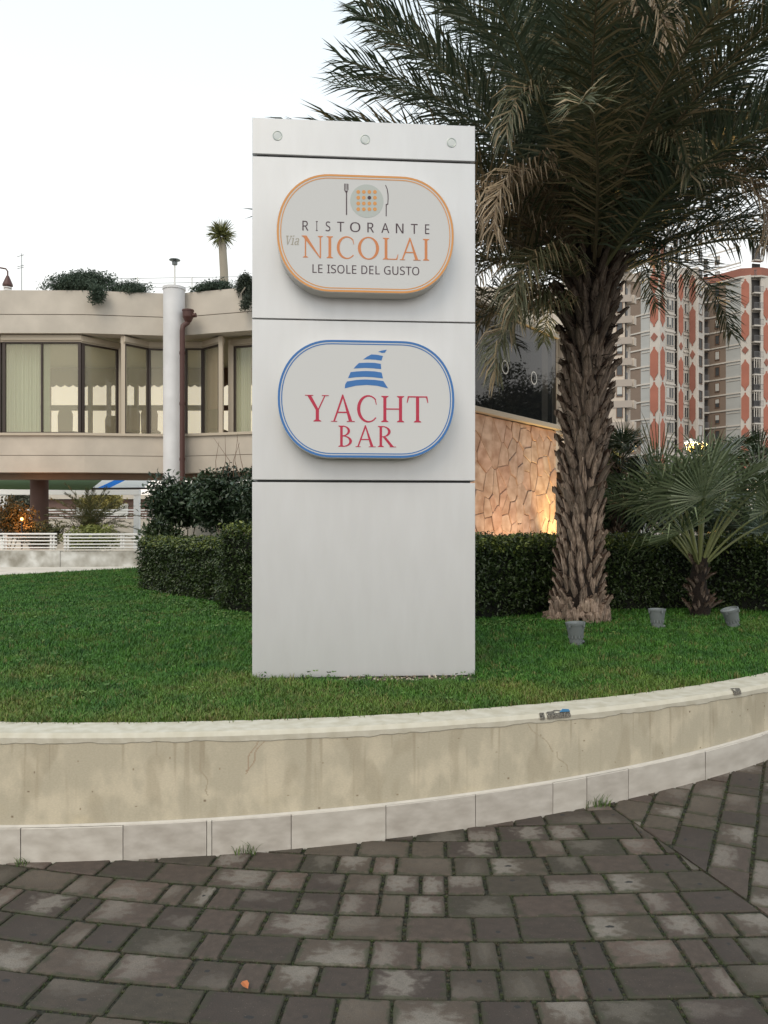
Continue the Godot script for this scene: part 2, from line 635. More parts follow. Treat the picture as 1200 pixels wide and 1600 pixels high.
func paver_texture(s: int) -> ImageTexture:
	# a damp dark block with a paler dry patch of its own shape, grit and specks
	var f := FastNoiseLite.new()
	f.seed = s
	f.frequency = 0.028
	f.fractal_octaves = 4
	var h := FastNoiseLite.new()
	h.seed = s + 50
	h.frequency = 0.35
	var r := rnd(s)
	var im := Image.create(128, 128, false, Image.FORMAT_RGB8)
	var at_ := Vector2(64 + r.randf_range(-46, 46), 64 + r.randf_range(-40, 40))
	var ext := Vector2(r.randf_range(34, 95), r.randf_range(30, 85))
	var strength := 0.9 * smoothstep(0.1, 1.0, r.randf())
	var tone := r.randf_range(0.74, 1.16)
	var mossy := maxf(0.0, r.randf_range(-0.25, 0.45))
	var damp := (Vector3(0.285, 0.242, 0.215) * tone).lerp(Vector3(0.20, 0.20, 0.15), mossy)
	var dry := Vector3(0.455, 0.43, 0.40)
	for y in 128:
		for x in 128:
			var n := f.get_noise_2d(x, y)
			var q := Vector2((x - at_.x) / ext.x, (y - at_.y) / ext.y).length() + n * 0.85 + 0.12 * h.get_noise_2d(x * 0.4, y * 0.4)
			var k := smoothstep(1.3, 0.35, q) * strength
			var col := damp.lerp(dry, k) * (1.0 + 0.24 * h.get_noise_2d(x, y) + 0.14 * n)
			var edge := minf(minf(x, 127 - x), minf(y, 127 - y))
			var green := clampf(1.0 - (edge + 14.0 * n) / 12.0, 0.0, 0.7)
			col = col.lerp(Vector3(0.20, 0.205, 0.14), green)
			im.set_pixel(x, y, Color(col.x, col.y, col.z))
	for i in 70:
		var c := Color(0.5, 0.47, 0.42) if r.randf() < 0.55 else Color(0.15, 0.14, 0.12)
		im.fill_rect(Rect2i(r.randi_range(2, 124), r.randi_range(2, 124), 1, 1), c)
	if s % 4 == 0:
		var gum := Vector2(r.randf_range(30, 98), r.randf_range(30, 98))
		for y in 128:
			for x in 128:
				if Vector2((x - gum.x) / 7.0, (y - gum.y) / 6.0).length() + 0.4 * f.get_noise_2d(x * 3, y * 3) < 1.0:
					im.set_pixel(x, y, Color(0.16, 0.155, 0.155))
	return ImageTexture.create_from_image(im)


# a block's outline with knocked corners and slightly uneven sides
func worn(p: PackedVector2Array, r: RandomNumberGenerator) -> PackedVector2Array:
	var q := PackedVector2Array()
	var m := p.size()
	for i in m:
		var a := p[i]
		var b := p[(i + 1) % m]
		var l := a.distance_to(b)
		if l < 0.03:
			q.append(a)
			continue
		var e := (b - a) / l
		var nn := e.orthogonal()
		q.append(a + e * r.randf_range(0.003, 0.009))
		if l > 0.07:
			q.append(a.lerp(b, r.randf_range(0.25, 0.45)) + nn * r.randf_range(-0.0022, 0.0022))
		if l > 0.14:
			q.append(a.lerp(b, r.randf_range(0.55, 0.75)) + nn * r.randf_range(-0.0022, 0.0022))
		q.append(b - e * r.randf_range(0.003, 0.009))
	return p if Geometry2D.triangulate_polygon(q).is_empty() else q


func bend(x: float) -> float:
	return 0.062 * pow(maxf(0.0, 0.75 - x), 2.0)


func paving() -> void:
	var root := thing("paving", Vector3(0, 0, -3.0), "", "")
	tag(root, "", "", "", "structure")
	var g := Geo.new()
	var tilt := Transform3D(Basis(Vector3(1, 0.025, 0), Vector3(0, 0.035, -1), Vector3.UP), Vector3(0, 0.064 - 0.035 * 3.84, 0))
	g.xf = tilt
	g.quad(Vector3(-9, -2, -0.008), Vector3(9, -2, -0.008), Vector3(9, 9, -0.008), Vector3(-9, 9, -0.008), Vector3.BACK)
	put(g, "bedding", M.joint_soil, root)
	var mats := []
	for k in 20:
		var m := mat("paver_%d" % k, lin(1, 1, 1), 0.78)
		m.albedo_texture = paver_texture(200 + k)
		m.heightmap_enabled = true
		m.heightmap_texture = m.albedo_texture
		m.heightmap_scale = 0.12
		mats.append(m)
	# region in front of the wall
	var front := PackedVector2Array()
	for k in 41:
		front.append(arc(lerpf(-0.55, 0.85, k / 40.0), BED_R - 0.01))
	front.append(Vector2(6, 1.2))
	front.append(Vector2(-6, 1.2))
	var m1 := Vector2(1.24, 3.87)
	var m2 := Vector2(1.45, 3.07)
	var md := (m2 - m1).normalized()
	var left_half := PackedVector2Array([m1 - md * 4 + Vector2(-0.001, 0), m1 + md * 6 + Vector2(-0.001, 0), Vector2(-9, -3), Vector2(-9, 9)])
	var right_half := PackedVector2Array([m1 - md * 4 + Vector2(0.001, 0), m1 + md * 6 + Vector2(0.001, 0), Vector2(12, -3), Vector2(12, 9)])
	var r := rnd(77)
	var all := []
	var course := 0.170
	var lengths := [0.265, 0.17, 0.108, 0.26, 0.165]
	# main field, courses across the view and bending away on the left
	for row in range(-1, 36):
		var w := 1.2 + row * course
		var u := -4.2 + r.randf() * 0.2
		while u < 3.2:
			var l: float = lengths[r.randi() % 5] * r.randf_range(0.97, 1.03)
			var cell := []
			for q in [Vector2(u, w), Vector2(u + l / 2, w), Vector2(u + l, w), Vector2(u + l, w + course), Vector2(u + l / 2, w + course), Vector2(u, w + course)]:
				var slope: float = -0.124 * maxf(0.0, 0.75 - q.x)
				cell.append(Vector2(q.x - (q.y - 3.0) * slope * 0.8, q.y + bend(q.x)))
			all.append([PackedVector2Array(cell), left_half, Vector2(1, -0.124 * maxf(0.0, 0.75 - u)).normalized()])
			u += l
	# second field beyond the mitre, its courses running away to the right
	var along := Vector2(0.46, 0.888).normalized()
	var across := Vector2(along.y, -along.x)
	for row in range(-14, 22):
		var w := row * course * 0.98
		var u := -3.0 + r.randf() * 0.2
		while u < 3.2:
			var l: float = lengths[r.randi() % 5] * r.randf_range(0.97, 1.03)
			var cell := []
			for q in [Vector2(u, w), Vector2(u + l, w), Vector2(u + l, w + course * 0.98), Vector2(u, w + course * 0.98)]:
				cell.append(m1 + along * q.x + across * q.y)
			all.append([PackedVector2Array(cell), right_half, along])
			u += l
	var made := []
	for a in all:
		var mid := Vector2.ZERO
		for q in a[0]:
			mid += q / a[0].size()
		if mid.x < -2.6 or mid.x > 3.4 or mid.y < 1.9 or mid.y > 6.6:
			continue
		for piece in Geometry2D.intersect_polygons(a[0], a[1]):
			for cut in Geometry2D.intersect_polygons(piece, front):
				if absf(Geo.area(cut)) > 0.0005:
					made.append([Geo.clean(cut), a[2]])
	# the ones that show largest become parts of their own
	var seen_at := func(p: PackedVector2Array) -> float:
		var mid := Vector2.ZERO
		for q in p:
			mid += q / p.size()
		var px := 600 + mid.x / mid.y * LENS
		var py := 822 + (EYE - paving_y(mid.x, mid.y)) / mid.y * LENS
		if px < -60 or px > 1260 or py > 1660:
			return 100.0 + mid.y
		return mid.y
	made.sort_custom(func(x, y) -> bool: return seen_at.call(x[0]) < seen_at.call(y[0]))
	var rest := Geo.new()
	for i in made.size():
		var p: PackedVector2Array = Geo.inset(made[i][0], r.randf_range(0.0045, 0.008))
		if Geometry2D.triangulate_polygon(p).is_empty() or Geo.area(p) * Geo.area(made[i][0]) < 0.0:
			p = made[i][0]
		if absf(Geo.area(p)) < 0.0004 or Geometry2D.triangulate_polygon(p).is_empty():
			continue
		if i < 298:
			p = worn(p, r)
		var q: Geo = Geo.new() if i < 298 else rest
		q.xf = tilt
		q.xf.basis.x.y += r.randf_range(-0.006, 0.006)
		q.xf.basis.y.y += r.randf_range(-0.006, 0.006)
		var mid := Vector2.ZERO
		for k in p:
			mid += k / p.size()
		q.xf.origin.y += (tilt * Vector3(mid.x, mid.y, 0)).y - (q.xf * Vector3(mid.x, mid.y, 0)).y + r.randf_range(-0.002, 0.002)
		# texture laid along the block
		var dirn: Vector2 = made[i][1]
		var ext := Vector2(0.05, 0.05)
		for k in p:
			var o := k - mid
			ext = ext.max(Vector2(absf(o.dot(dirn)), absf(o.dot(dirn.orthogonal()))))
		var sx := 0.49 / ext.x * (1.0 if r.randf() < 0.5 else -1.0)
		var sy := 0.49 / ext.y * (1.0 if r.randf() < 0.5 else -1.0)
		var ox := dirn.orthogonal()
		q.uvt = Transform2D(Vector2(dirn.x * sx, ox.x * sy), Vector2(dirn.y * sx, ox.y * sy), Vector2(0.5 - mid.dot(dirn) * sx, 0.5 - mid.dot(ox) * sy))
		q.prism(p, -0.02, 0.0, 0.005)
		if i < 298:
			put(q, "paver", mats[r.randi() % mats.size()], root)
	tag(put(rest, "outer_pavers", mats[3], root), "", "", "", "stuff")
	# moss and grit in the joints
	var blade := Geo.new()
	for k in 7:
		var a := TAU * k / 7.0
		var o := Vector3(cos(a), 0, sin(a)) * 0.004
		blade.tri(o + Vector3(0.0015, 0, 0), o - Vector3(0.0015, 0, 0), o * 2.2 + Vector3(0, 0.009, 0))
	var places := []
	var cols := []
	for i in mini(made.size(), 420):
		var p: PackedVector2Array = made[i][0]
		for k in p.size():
			var a := p[k]
			var b := p[(k + 1) % p.size()]
			for j in int(a.distance_to(b) * 60):
				if r.randf() < 0.55:
					var q := a.lerp(b, r.randf())
					places.append(Transform3D(Basis.from_euler(Vector3(0, r.randf() * TAU, 0)).scaled(Vector3.ONE * r.randf_range(0.5, 1.15)), Vector3(q.x, paving_y(q.x, q.y) - 0.008, -q.y)))
					var gk := r.randf()
					cols.append(Color(0.03 + 0.035 * gk, 0.055 + 0.03 * gk, 0.014 + 0.01 * gk) if r.randf() < 0.6 else Color(0.07, 0.055, 0.035))
	scatter(root, "joint_moss", blade.mesh(), M.grass_blade, places, cols)


# ---------------------------------------------------------------- flower bed wall

func wall_texture() -> ImageTexture:
	var w := 1536
	var h := 192
	var im := Image.create(w, h, false, Image.FORMAT_RGB8)
	var f := FastNoiseLite.new()
	f.seed = 5
	f.frequency = 0.012
	f.fractal_octaves = 4
	var f2 := FastNoiseLite.new()
	f2.seed = 9
	f2.frequency = 0.045
	f2.fractal_octaves = 3
	var f3 := FastNoiseLite.new()
	f3.seed = 21
	f3.frequency = 0.4
	for y in h:
		for x in w:
			var v := float(y) / h    # 0 at the top
			var stain := f.get_noise_2d(x * 1.5, y * 0.85 + 300) + 0.55 * f2.get_noise_2d(x * 1.1, y * 0.35)
			var pale := smoothstep(-0.3, 0.6, stain) * (0.55 + 0.45 * sin(v * 3.0))
			var col := Vector3(0.705, 0.672, 0.595).lerp(Vector3(0.78, 0.74, 0.655), pale)
			var warm := smoothstep(0.0, 0.5, f.get_noise_2d(x * 0.7 + 900, y * 0.9)) * smoothstep(0.35, 1.0, v)
			col = col.lerp(Vector3(0.77, 0.70, 0.54), warm * 0.6)
			var cool := smoothstep(0.15, 0.4, f2.get_noise_2d(x * 0.4 + 77, y * 0.12))
			col = col.lerp(Vector3(0.63, 0.59, 0.51), cool * 0.5 * (1.0 - 0.4 * v))
			var drip := smoothstep(0.28, 0.5, f2.get_noise_2d(x * 2.2 + 500, y * 0.06)) * (1.0 - v) * (1.0 - v)
			col = col.lerp(Vector3(0.56, 0.51, 0.43), drip * 0.45)
			var splash := smoothstep(0.75, 1.0, v + 0.25 * f2.get_noise_2d(x * 1.5, y + 60))
			col = col.lerp(Vector3(0.60, 0.555, 0.47), splash * 0.45)
			col *= 1.0 + 0.055 * f3.get_noise_2d(x, y)
			im.set_pixel(x, y, Color(col.x, col.y, col.z))
	var r := rnd(3)
	for i in 150:
		var d := r.randf_range(0.8, 0.98)
		im.fill_rect(Rect2i(r.randi_range(0, w - 4), r.randi_range(4, h - 4), r.randi_range(1, 2), r.randi_range(1, 3)), Color(0.6 * d, 0.54 * d, 0.45 * d))
	# hairline cracks and scrapes
	for line in [[640, 4, 628, 60, 0], [648, 3, 630, 56, 1], [905, 4, 940, 60, 2], [940, 60, 958, 96, 2], [588, 40, 596, 90, 3]]:
		var n := 90
		for k in n:
			var t := float(k) / n
			var x := int(lerpf(line[0], line[2], t) + 2.0 * sin(t * 9.0 + line[4]))
			var y := int(lerpf(line[1], line[3], t))
			im.set_pixel(clampi(x, 0, w - 1), clampi(y, 0, h - 1), Color(0.63, 0.55, 0.47) if line[4] < 2 else Color(0.65, 0.60, 0.52))
	return ImageTexture.create_from_image(im)


func planter_wall() -> void:
	var root := thing("planter_wall", w3(arc(0.2, BED_R), 0.0), "low curved cream plaster wall round the lawn, with a stone skirting and chipped pale top edge", "wall")
	var plaster := mat("wall_plaster", Color.WHITE, 0.92)
	plaster.albedo_texture = wall_texture()
	plaster.heightmap_enabled = true
	plaster.heightmap_texture = plaster.albedo_texture
	plaster.heightmap_scale = 0.25
	var g := Geo.new()
	var n := 150
	var t0 := -1.0
	var t1 := 1.25
	var top := 0.585
	for i in n:
		var a := lerpf(t0, t1, float(i) / n)
		var b := lerpf(t0, t1, float(i + 1) / n)
		var pa := arc(a, BED_R)
		var pb := arc(b, BED_R)
		var na := Vector3(sin(a), 0, cos(a))
		var nb := Vector3(sin(b), 0, cos(b))
		var ua := (a + 0.35) / 1.15
		var ub := (b + 0.35) / 1.15
		g.squad([w3(pa, -0.3), w3(pb, -0.3), w3(pb, top), w3(pa, top)], [na, nb, nb, na], [Vector2(ua, 0.99 + 0.5), Vector2(ub, 0.99 + 0.5), Vector2(ub, 0.0), Vector2(ua, 0.0)])
	put(g, "wall_face", plaster, root)
	# pale painted coping with an uneven lower edge, standing a few millimetres proud
	var f := FastNoiseLite.new()
	f.seed = 4
	f.frequency = 0.9
	f.fractal_octaves = 5
	g = Geo.new()
	n = 520
	var prof := func(t: float) -> Array:
		var lip := 0.555 + 0.011 * f.get_noise_1d(t * 22.0) + 0.006 * f.get_noise_1d(t * 120.0)
		var k := 0.0025 * f.get_noise_1d(t * 70.0)
		return [Vector2(BED_R + 0.0005, lip - 0.002), Vector2(BED_R + 0.0035, lip + 0.002), Vector2(BED_R + 0.004 + k, 0.580), Vector2(BED_R + k, 0.594), Vector2(BED_R - 0.012, 0.600), Vector2(BED_R - 0.20, 0.602 + k), Vector2(BED_R - 0.215, 0.594), Vector2(BED_R - 0.216, 0.5)]
	for i in n:
		var a := lerpf(t0, t1, float(i) / n)
		var b := lerpf(t0, t1, float(i + 1) / n)
		var qa: Array = prof.call(a)
		var qb: Array = prof.call(b)
		for k in qa.size() - 1:
			var e: Vector2 = qa[k + 1] - qa[k]
			var nn := Vector2(e.y, -e.x).normalized()
			var na := Vector3(sin(a) * nn.x, nn.y, cos(a) * nn.x)
			var nb := Vector3(sin(b) * nn.x, nn.y, cos(b) * nn.x)
			if k == 2 or k == 3:
				na = Vector3(sin(a) * 0.7, 0.7, cos(a) * 0.7)
				nb = Vector3(sin(b) * 0.7, 0.7, cos(b) * 0.7)
			g.squad([w3(arc(a, qa[k].x), qa[k].y), w3(arc(b, qb[k].x), qb[k].y), w3(arc(b, qb[k + 1].x), qb[k + 1].y), w3(arc(a, qa[k + 1].x), qa[k + 1].y)], [na, nb, nb, na], [Vector2.ZERO, Vector2.ZERO, Vector2.ZERO, Vector2.ZERO])
	put(g, "coping", M.cap_paint, root)
	# chips in the coping that bare the concrete
	for c in [[868, 1110, 36, 10], [1146, 1077, 16, 9], [838, 1107, 7, 2]]:
		var d: float = 0.955 * LENS / (c[1] - 822.0)
		var t := asin(((c[0] - 600.0) / LENS * d - BED.x) / BED_R)
		var w: float = c[2] / LENS * d / 2.0 / BED_R * 1.15
		var r := rnd(int(c[0]))
		g = Geo.new()
		for k in 12:
			var a := lerpf(t - w, t + w, k / 12.0)
			var b := lerpf(t - w, t + w, (k + 1) / 12.0)
			var ha: float = c[3] / LENS * d * (0.75 + 0.25 * sin(k * 1.1 + c[0])) * (0.1 + sin(PI * k / 12.0))
			var hb: float = c[3] / LENS * d * (0.75 + 0.25 * sin((k + 1) * 1.1 + c[0])) * (0.1 + sin(PI * (k + 1) / 12.0))
			var na := Vector3(sin(a), 0.3, cos(a))
			g.squad([w3(arc(a, BED_R + 0.0085), 0.572), w3(arc(b, BED_R + 0.0085), 0.572), w3(arc(b, BED_R + 0.0105), 0.578 + minf(hb, 0.014)), w3(arc(a, BED_R + 0.0105), 0.578 + minf(ha, 0.014))], [na, na, na, na], [Vector2.ZERO, Vector2.ZERO, Vector2.ZERO, Vector2.ZERO])
			g.squad([w3(arc(a, BED_R + 0.0105), 0.578 + minf(ha, 0.014)), w3(arc(b, BED_R + 0.0105), 0.578 + minf(hb, 0.014)), w3(arc(b, BED_R - hb), 0.6045), w3(arc(a, BED_R - ha), 0.6045)], [Vector3.UP, Vector3.UP, Vector3.UP, Vector3.UP], [Vector2.ZERO, Vector2.ZERO, Vector2.ZERO, Vector2.ZERO])
		put(g, "chip", M.bare_concrete, root)
		if c[0] == 868:
			g = Geo.new()
			g.xf = Transform3D(Basis(Vector3.UP, t), w3(arc(t + 0.006, BED_R - 0.004), 0.607))
			g.prism(PackedVector2Array([Vector2(-0.03, -0.006), Vector2(0.03, -0.008), Vector2(0.022, 0.004), Vector2(-0.012, 0.008)]), 0.0, 0.006)
			put(g, "blue_paint_patch", M.blue_paint, root)
	# skirting slabs that follow the slope of the paving
	var joints := [-0.9, -0.83, -0.765, -0.70, -0.635, -0.57, -0.505, -0.44, -0.375, -0.31, -0.245, -0.18, -0.115, -0.055]
	for c in [[32, 1343], [192, 1341], [323, 1332], [331, 1331], [455, 1315], [603, 1307], [743, 1287], [864, 1267], [917, 1257], [982, 1246], [1102, 1215], [1192, 1191]]:
		# sight line against the skirting's front circle
		var dx: float = (c[0] - 600.0) / LENS
		var lo := 2.0
		var hi := 7.0
		for k in 40:
			var d := (lo + hi) / 2.0
			if Vector2(dx * d, d).distance_to(BED) > BED_R + 0.02:
				lo = d
			else:
				hi = d
		joints.append(asin((dx * lo - BED.x) / (BED_R + 0.02)))
	for k in 10:
		joints.append(joints[joints.size() - 1] + 0.065)
	joints.sort()
	var r := rnd(31)
	for i in joints.size() - 1:
		var a: float = joints[i] + 0.00025
		var b: float = joints[i + 1] - 0.00025
		g = Geo.new()
		var thick := 0.02 + r.randf_range(-0.0015, 0.0015)
		var lift := r.randf_range(-0.002, 0.002)
		var m := maxi(2, int((b - a) / 0.012))
		var section := func(t: float) -> Array:
			var p := arc(t, BED_R + 0.02)
			var y0 := paving_y(p.x, p.y) - 0.03
			var y1 := paving_y(p.x, p.y) + 0.158 + lift
			return [Vector2(BED_R + thick, y0), Vector2(BED_R + thick, y1 - 0.003), Vector2(BED_R + thick - 0.003, y1), Vector2(BED_R - 0.005, y1 + 0.001)]
		for k in m:
			var ta := lerpf(a, b, float(k) / m)
			var tb := lerpf(a, b, float(k + 1) / m)
			var qa: Array = section.call(ta)
			var qb: Array = section.call(tb)
			for j in 3:
				var nn := [Vector2(1, 0), Vector2(0.7, 0.7), Vector2(0, 1)][j] as Vector2
				var na := Vector3(sin(ta) * nn.x, nn.y, cos(ta) * nn.x)
				var nb := Vector3(sin(tb) * nn.x, nn.y, cos(tb) * nn.x)
				g.squad([w3(arc(ta, qa[j].x), qa[j].y), w3(arc(tb, qb[j].x), qb[j].y), w3(arc(tb, qb[j + 1].x), qb[j + 1].y), w3(arc(ta, qa[j + 1].x), qa[j + 1].y)], [na, nb, nb, na], [Vector2.ZERO, Vector2.ZERO, Vector2.ZERO, Vector2.ZERO])
		for t in [a, b]:
			var q: Array = section.call(t)
			var s := -1.0 if t == a else 1.0
			g.quad(w3(arc(t, q[0].x), q[0].y), w3(arc(t, q[2].x), q[2].y), w3(arc(t, q[3].x), q[3].y), w3(arc(t, q[3].x), q[0].y), Vector3(cos(t), 0, -sin(t)) * s)
		put(g, "mortar_patch" if b - a < 0.012 else "skirting_slab", M.mortar_white if b - a < 0.012 else [M.marble, M.marble_grey, M.marble][r.randi() % 3], root)
	# pale bead of mortar along the top of the skirting
	g = Geo.new()
	for i in 300:
		var a := lerpf(-0.9, 1.2, i / 300.0)
		var b := lerpf(-0.9, 1.2, (i + 1) / 300.0)
		var pa := arc(a, BED_R)
		var pb := arc(b, BED_R)
		var ya := paving_y(pa.x, pa.y) + 0.158
		var yb := paving_y(pb.x, pb.y) + 0.158
		var na := Vector3(sin(a), 0.8, cos(a))
		g.squad([w3(arc(a, BED_R + 0.014), ya), w3(arc(b, BED_R + 0.014), yb), w3(arc(b, BED_R + 0.001), yb + 0.008), w3(arc(a, BED_R + 0.001), ya + 0.008)], [na, na, na, na], [Vector2.ZERO, Vector2.ZERO, Vector2.ZERO, Vector2.ZERO])
	put(g, "mortar_bead", M.mortar_white, root)


# ---------------------------------------------------------------- the restaurant building

func bay(parent: Node, a: Vector2, b: Vector2, splits: Array, y0: float, y1: float, dark_ends := true) -> void:
	# one glazed bay between two plan points: roller box above, then panes between dark uprights
	var t := face_frame(a, b)
	var l := a.distance_to(b)
	var win := Node3D.new()
	win.name = "window"
	parent.add_child(win, true)
	win.position = w3(a, y0) - origin_of(parent)
	var g := Geo.new()
	g.xf = t
	g.plate(Vector3(-0.02, y1 - 0.13, -0.12), Vector3(l + 0.02, y1, 0.05), 0.012)
	g.plate(Vector3(-0.02, y1 - 0.155, -0.1), Vector3(l + 0.02, y1 - 0.135, 0.03), 0.004)
	put(g, "roller_box", M.beige_frame, win)
	g = Geo.new()
	g.xf = t
	g.plate(Vector3(0, y0, -0.05), Vector3(l, y0 + 0.035, 0.02), 0.004)
	g.plate(Vector3(0, y1 - 0.19, -0.05), Vector3(l, y1 - 0.157, 0.02), 0.004)
	for k in splits.size():
		var w := 0.034 if dark_ends and (k == 0 or k == splits.size() - 1) else 0.02
		var x: float = splits[k] * l
		g.plate(Vector3(clampf(x - w, 0, l - 2 * w), y0 + 0.036, -0.05), Vector3(clampf(x + w, 2 * w, l), y1 - 0.191, 0.02), 0.004)
	put(g, "frame", M.dark_frame, win)
	for k in splits.size() - 1:
		g = Geo.new()
		g.xf = t
		g.quad(Vector3(splits[k] * l, y0 + 0.03, -0.015), Vector3(splits[k + 1] * l, y0 + 0.03, -0.015), Vector3(splits[k + 1] * l, y1 - 0.16, -0.015), Vector3(splits[k] * l, y1 - 0.16, -0.015), Vector3.BACK)
		put(g, "pane", M.window_glass, win)


func left_building() -> void:
	var b := thing("restaurant_building", Vector3(-4.5, 0.55, -18.0), "two storey cream restaurant building with a curved parapet and zigzag upstairs windows", "building")
	var top_line := [pl(-160, 17.6), pl(20, 17.6), pl(132, 17.62), pl(258, 17.85), pl(290, 17.8), pl(395, 17.35), pl(520, 17.2), pl(700, 17.3), pl(890, 17.5)]
	put(band(top_line, 5.80, 6.20, 0.4), "parapet_band", M.stucco, b)
	put(band(top_line, 6.216, 6.70, 0.36), "parapet_band", M.stucco, b)
	var inner := []
	for p in top_line:
		inner.append(p + Vector2(0, 0.03))
	put(band(inner, 6.1, 6.3, 0.3), "parapet_core", M.soffit, b)
	var g := band(top_line, 6.70, 6.74, 0.42)
	put(g, "parapet_coping", M.stucco, b)
	put(band(top_line, 2.735, 3.10, 0.3), "sill_band", M.stucco_warm, b)
	put(band(top_line, 3.112, 3.54, 0.27), "sill_band", M.stucco_warm, b)
	put(band(inner, 3.0, 3.2, 0.2), "sill_core", M.soffit, b)
	var led := []
	for p in top_line:
		led.append(p - Vector2(0, 0.05))
	put(band(led, 3.543, 3.60, 0.45), "window_sill", M.beige_frame, b)
	# brown beam under the front, soffit behind it
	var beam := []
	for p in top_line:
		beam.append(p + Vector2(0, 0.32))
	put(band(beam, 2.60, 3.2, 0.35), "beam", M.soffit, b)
	var cut := top_line.duplicate()
	g = Geo.new()
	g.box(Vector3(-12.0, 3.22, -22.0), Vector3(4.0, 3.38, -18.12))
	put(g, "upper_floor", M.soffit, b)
	g = Geo.new()
	g.box(Vector3(-12.0, 3.39, -22.0), Vector3(4.0, 3.41, -18.2))
	put(g, "floor_boards", M.wood_floor, b)
	g = Geo.new()
	g.box(Vector3(-12.0, 5.88, -22.3), Vector3(4.0, 6.08, -17.95))
	put(g, "upper_ceiling", M.ceiling, b)
	for q in [[-12.2, 3.2, -18.0, 6.0], [4.0, 0.5, -17.7, 6.6], [-2.2, 3.42, -18.1, 5.87]]:
		g = Geo.new()
		g.box(Vector3(q[0], q[1], -22.0), Vector3(q[0] + 0.2, q[3], q[2]))
		put(g, "side_wall", M.stucco_warm, b)
	g = Geo.new()
	g.box(Vector3(-2.0, 0.5, -18.5), Vector3(4.0, 3.2, -18.2))
	put(g, "ground_floor_wall", M.stucco_warm, b)
	# rear glazing of the upper room: posts and rail against the sky
	g = Geo.new()
	g.box(Vector3(-12, 3.41, -22.0), Vector3(-2, 3.8, -21.9))
	g.box(Vector3(-12, 4.72, -21.98), Vector3(-2, 4.86, -21.9))
	g.box(Vector3(-12, 5.46, -22.0), Vector3(-2, 5.87, -21.88))
	for px in [-40, 20, 76, 141, 170, 213, 262, 322, 372]:
		var p := pl(px, 21.93)
		g.box(Vector3(p.x - 0.05, 3.8, -21.99), Vector3(p.x + 0.05, 5.46, -21.89))
	put(g, "rear_frame", M.wood_dark, b)
	g = Geo.new()
	g.quad(Vector3(-12, 3.8, -22.06), Vector3(-2, 3.8, -22.06), Vector3(-2, 5.5, -22.06), Vector3(-12, 5.5, -22.06), Vector3.BACK)
	put(g, "yellow_sky_sheet", M.yellow_sky_sheet, b)  # added sheet that tints the sky seen through the rear windows
	# scalloped awning edge outside the rear windows
	g = Geo.new()
	var x := -10.5
	while x < -3.2:
		g.xf = Transform3D(Basis.IDENTITY, Vector3(x, 5.41, -21.86))
		var o := PackedVector2Array([Vector2(0, 0.04), Vector2(0, 0.0)])
		for k in 7:
			o.append(Vector2(0.22 * (k + 1) / 8.0, -0.06 * sin(PI * (k + 1) / 8.0)))
		o.append(Vector2(0.22, 0.0))
		o.append(Vector2(0.22, 0.04))
		g.prism(o, -0.01, 0.0)
		x += 0.222
	put(g, "awning_edge", M.wood_dark, b)
	# the glazed bays
	var y0 := 3.602
	var y1 := 5.79
	bay(b, pl(-150, 17.8), pl(2, 17.8), [0.0, 0.5, 1.0], y0, y1)
	bay(b, pl(4, 17.75), pl(127, 17.75), [0.0, 0.5, 1.0], y0, y1)
	bay(b, pl(127.5, 17.76), pl(186, 18.45), [0.0, 1.0], y0, y1 - 0.02)
	bay(b, pl(194, 17.8), pl(232, 18.3), [0.0, 1.0], y0, y1 - 0.02, false)
	bay(b, pl(232.5, 18.3), pl(258, 18.35), [0.0, 1.0], y0, y1 - 0.02, false)
	bay(b, pl(290, 18.3), pl(317, 18.3), [0.0, 1.0], y0, y1 - 0.02, false)
	bay(b, pl(317.5, 18.3), pl(343, 17.85), [0.0, 1.0], y0, y1 - 0.02, false)
	bay(b, pl(364, 18.2), pl(470, 17.7), [0.0, 0.5, 1.0], y0, y1)
	for q in [[186, 18.45, 0.10], [193, 17.82, 0.09], [345, 17.84, 0.09], [361, 18.2, 0.12], [286, 18.3, 0.1]]:
		g = Geo.new()
		var p := pl(q[0], q[1])
		g.box(Vector3(p.x - q[2] / 2, y0, -p.y - 0.12), Vector3(p.x + q[2] / 2, y1, -p.y + 0.03))
		put(g, "bay_post", M.beige_frame, b)
	g = Geo.new()
	g.xf = face_frame(pl(319, 18.36), pl(341, 17.96))
	g.box(Vector3(0.0, 4.2, -0.05), Vector3(0.5, y1 - 0.2, -0.03))
	put(g, "brown_blind", M.wood_dark, b)
	# curtain behind the left panes
	for c in [[-60, 2, 18.1], [9, 63, 18.06], [66, 78, 18.06], [368, 392, 18.25]]:
		g = Geo.new()
		var pa := pl(c[0], c[2])
		var pb := pl(c[1], c[2])
		var n := 60
		for k in n:
			var xa := lerpf(pa.x, pb.x, float(k) / n)
			var xb := lerpf(pa.x, pb.x, float(k + 1) / n)
			var za: float = -c[2] + 0.02 * sin(k * 0.9) + 0.01 * sin(k * 2.3)
			var zb: float = -c[2] + 0.02 * sin((k + 1) * 0.9) + 0.01 * sin((k + 1) * 2.3)
			g.quad(Vector3(xa, 3.45, za), Vector3(xb, 3.45, zb), Vector3(xb, 5.8, zb), Vector3(xa, 5.8, za), Vector3.BACK)
		put(g, "curtain", M.curtain, b)
	# round column and drainpipe on the front
	g = Geo.new()
	g.xf = Transform3D(Basis.IDENTITY, w3(pl(272, 17.62), 0.0))
	g.lathe([Vector2(0.235, 0.55), Vector2(0.235, 6.74), Vector2(0.25, 6.745), Vector2(0.25, 6.80), Vector2(0.0, 6.805)], 36)
	put(g, "column", M.white_column, b)
	g = Geo.new()
	var dp := pl(284.5, 17.3)
	var pts := []
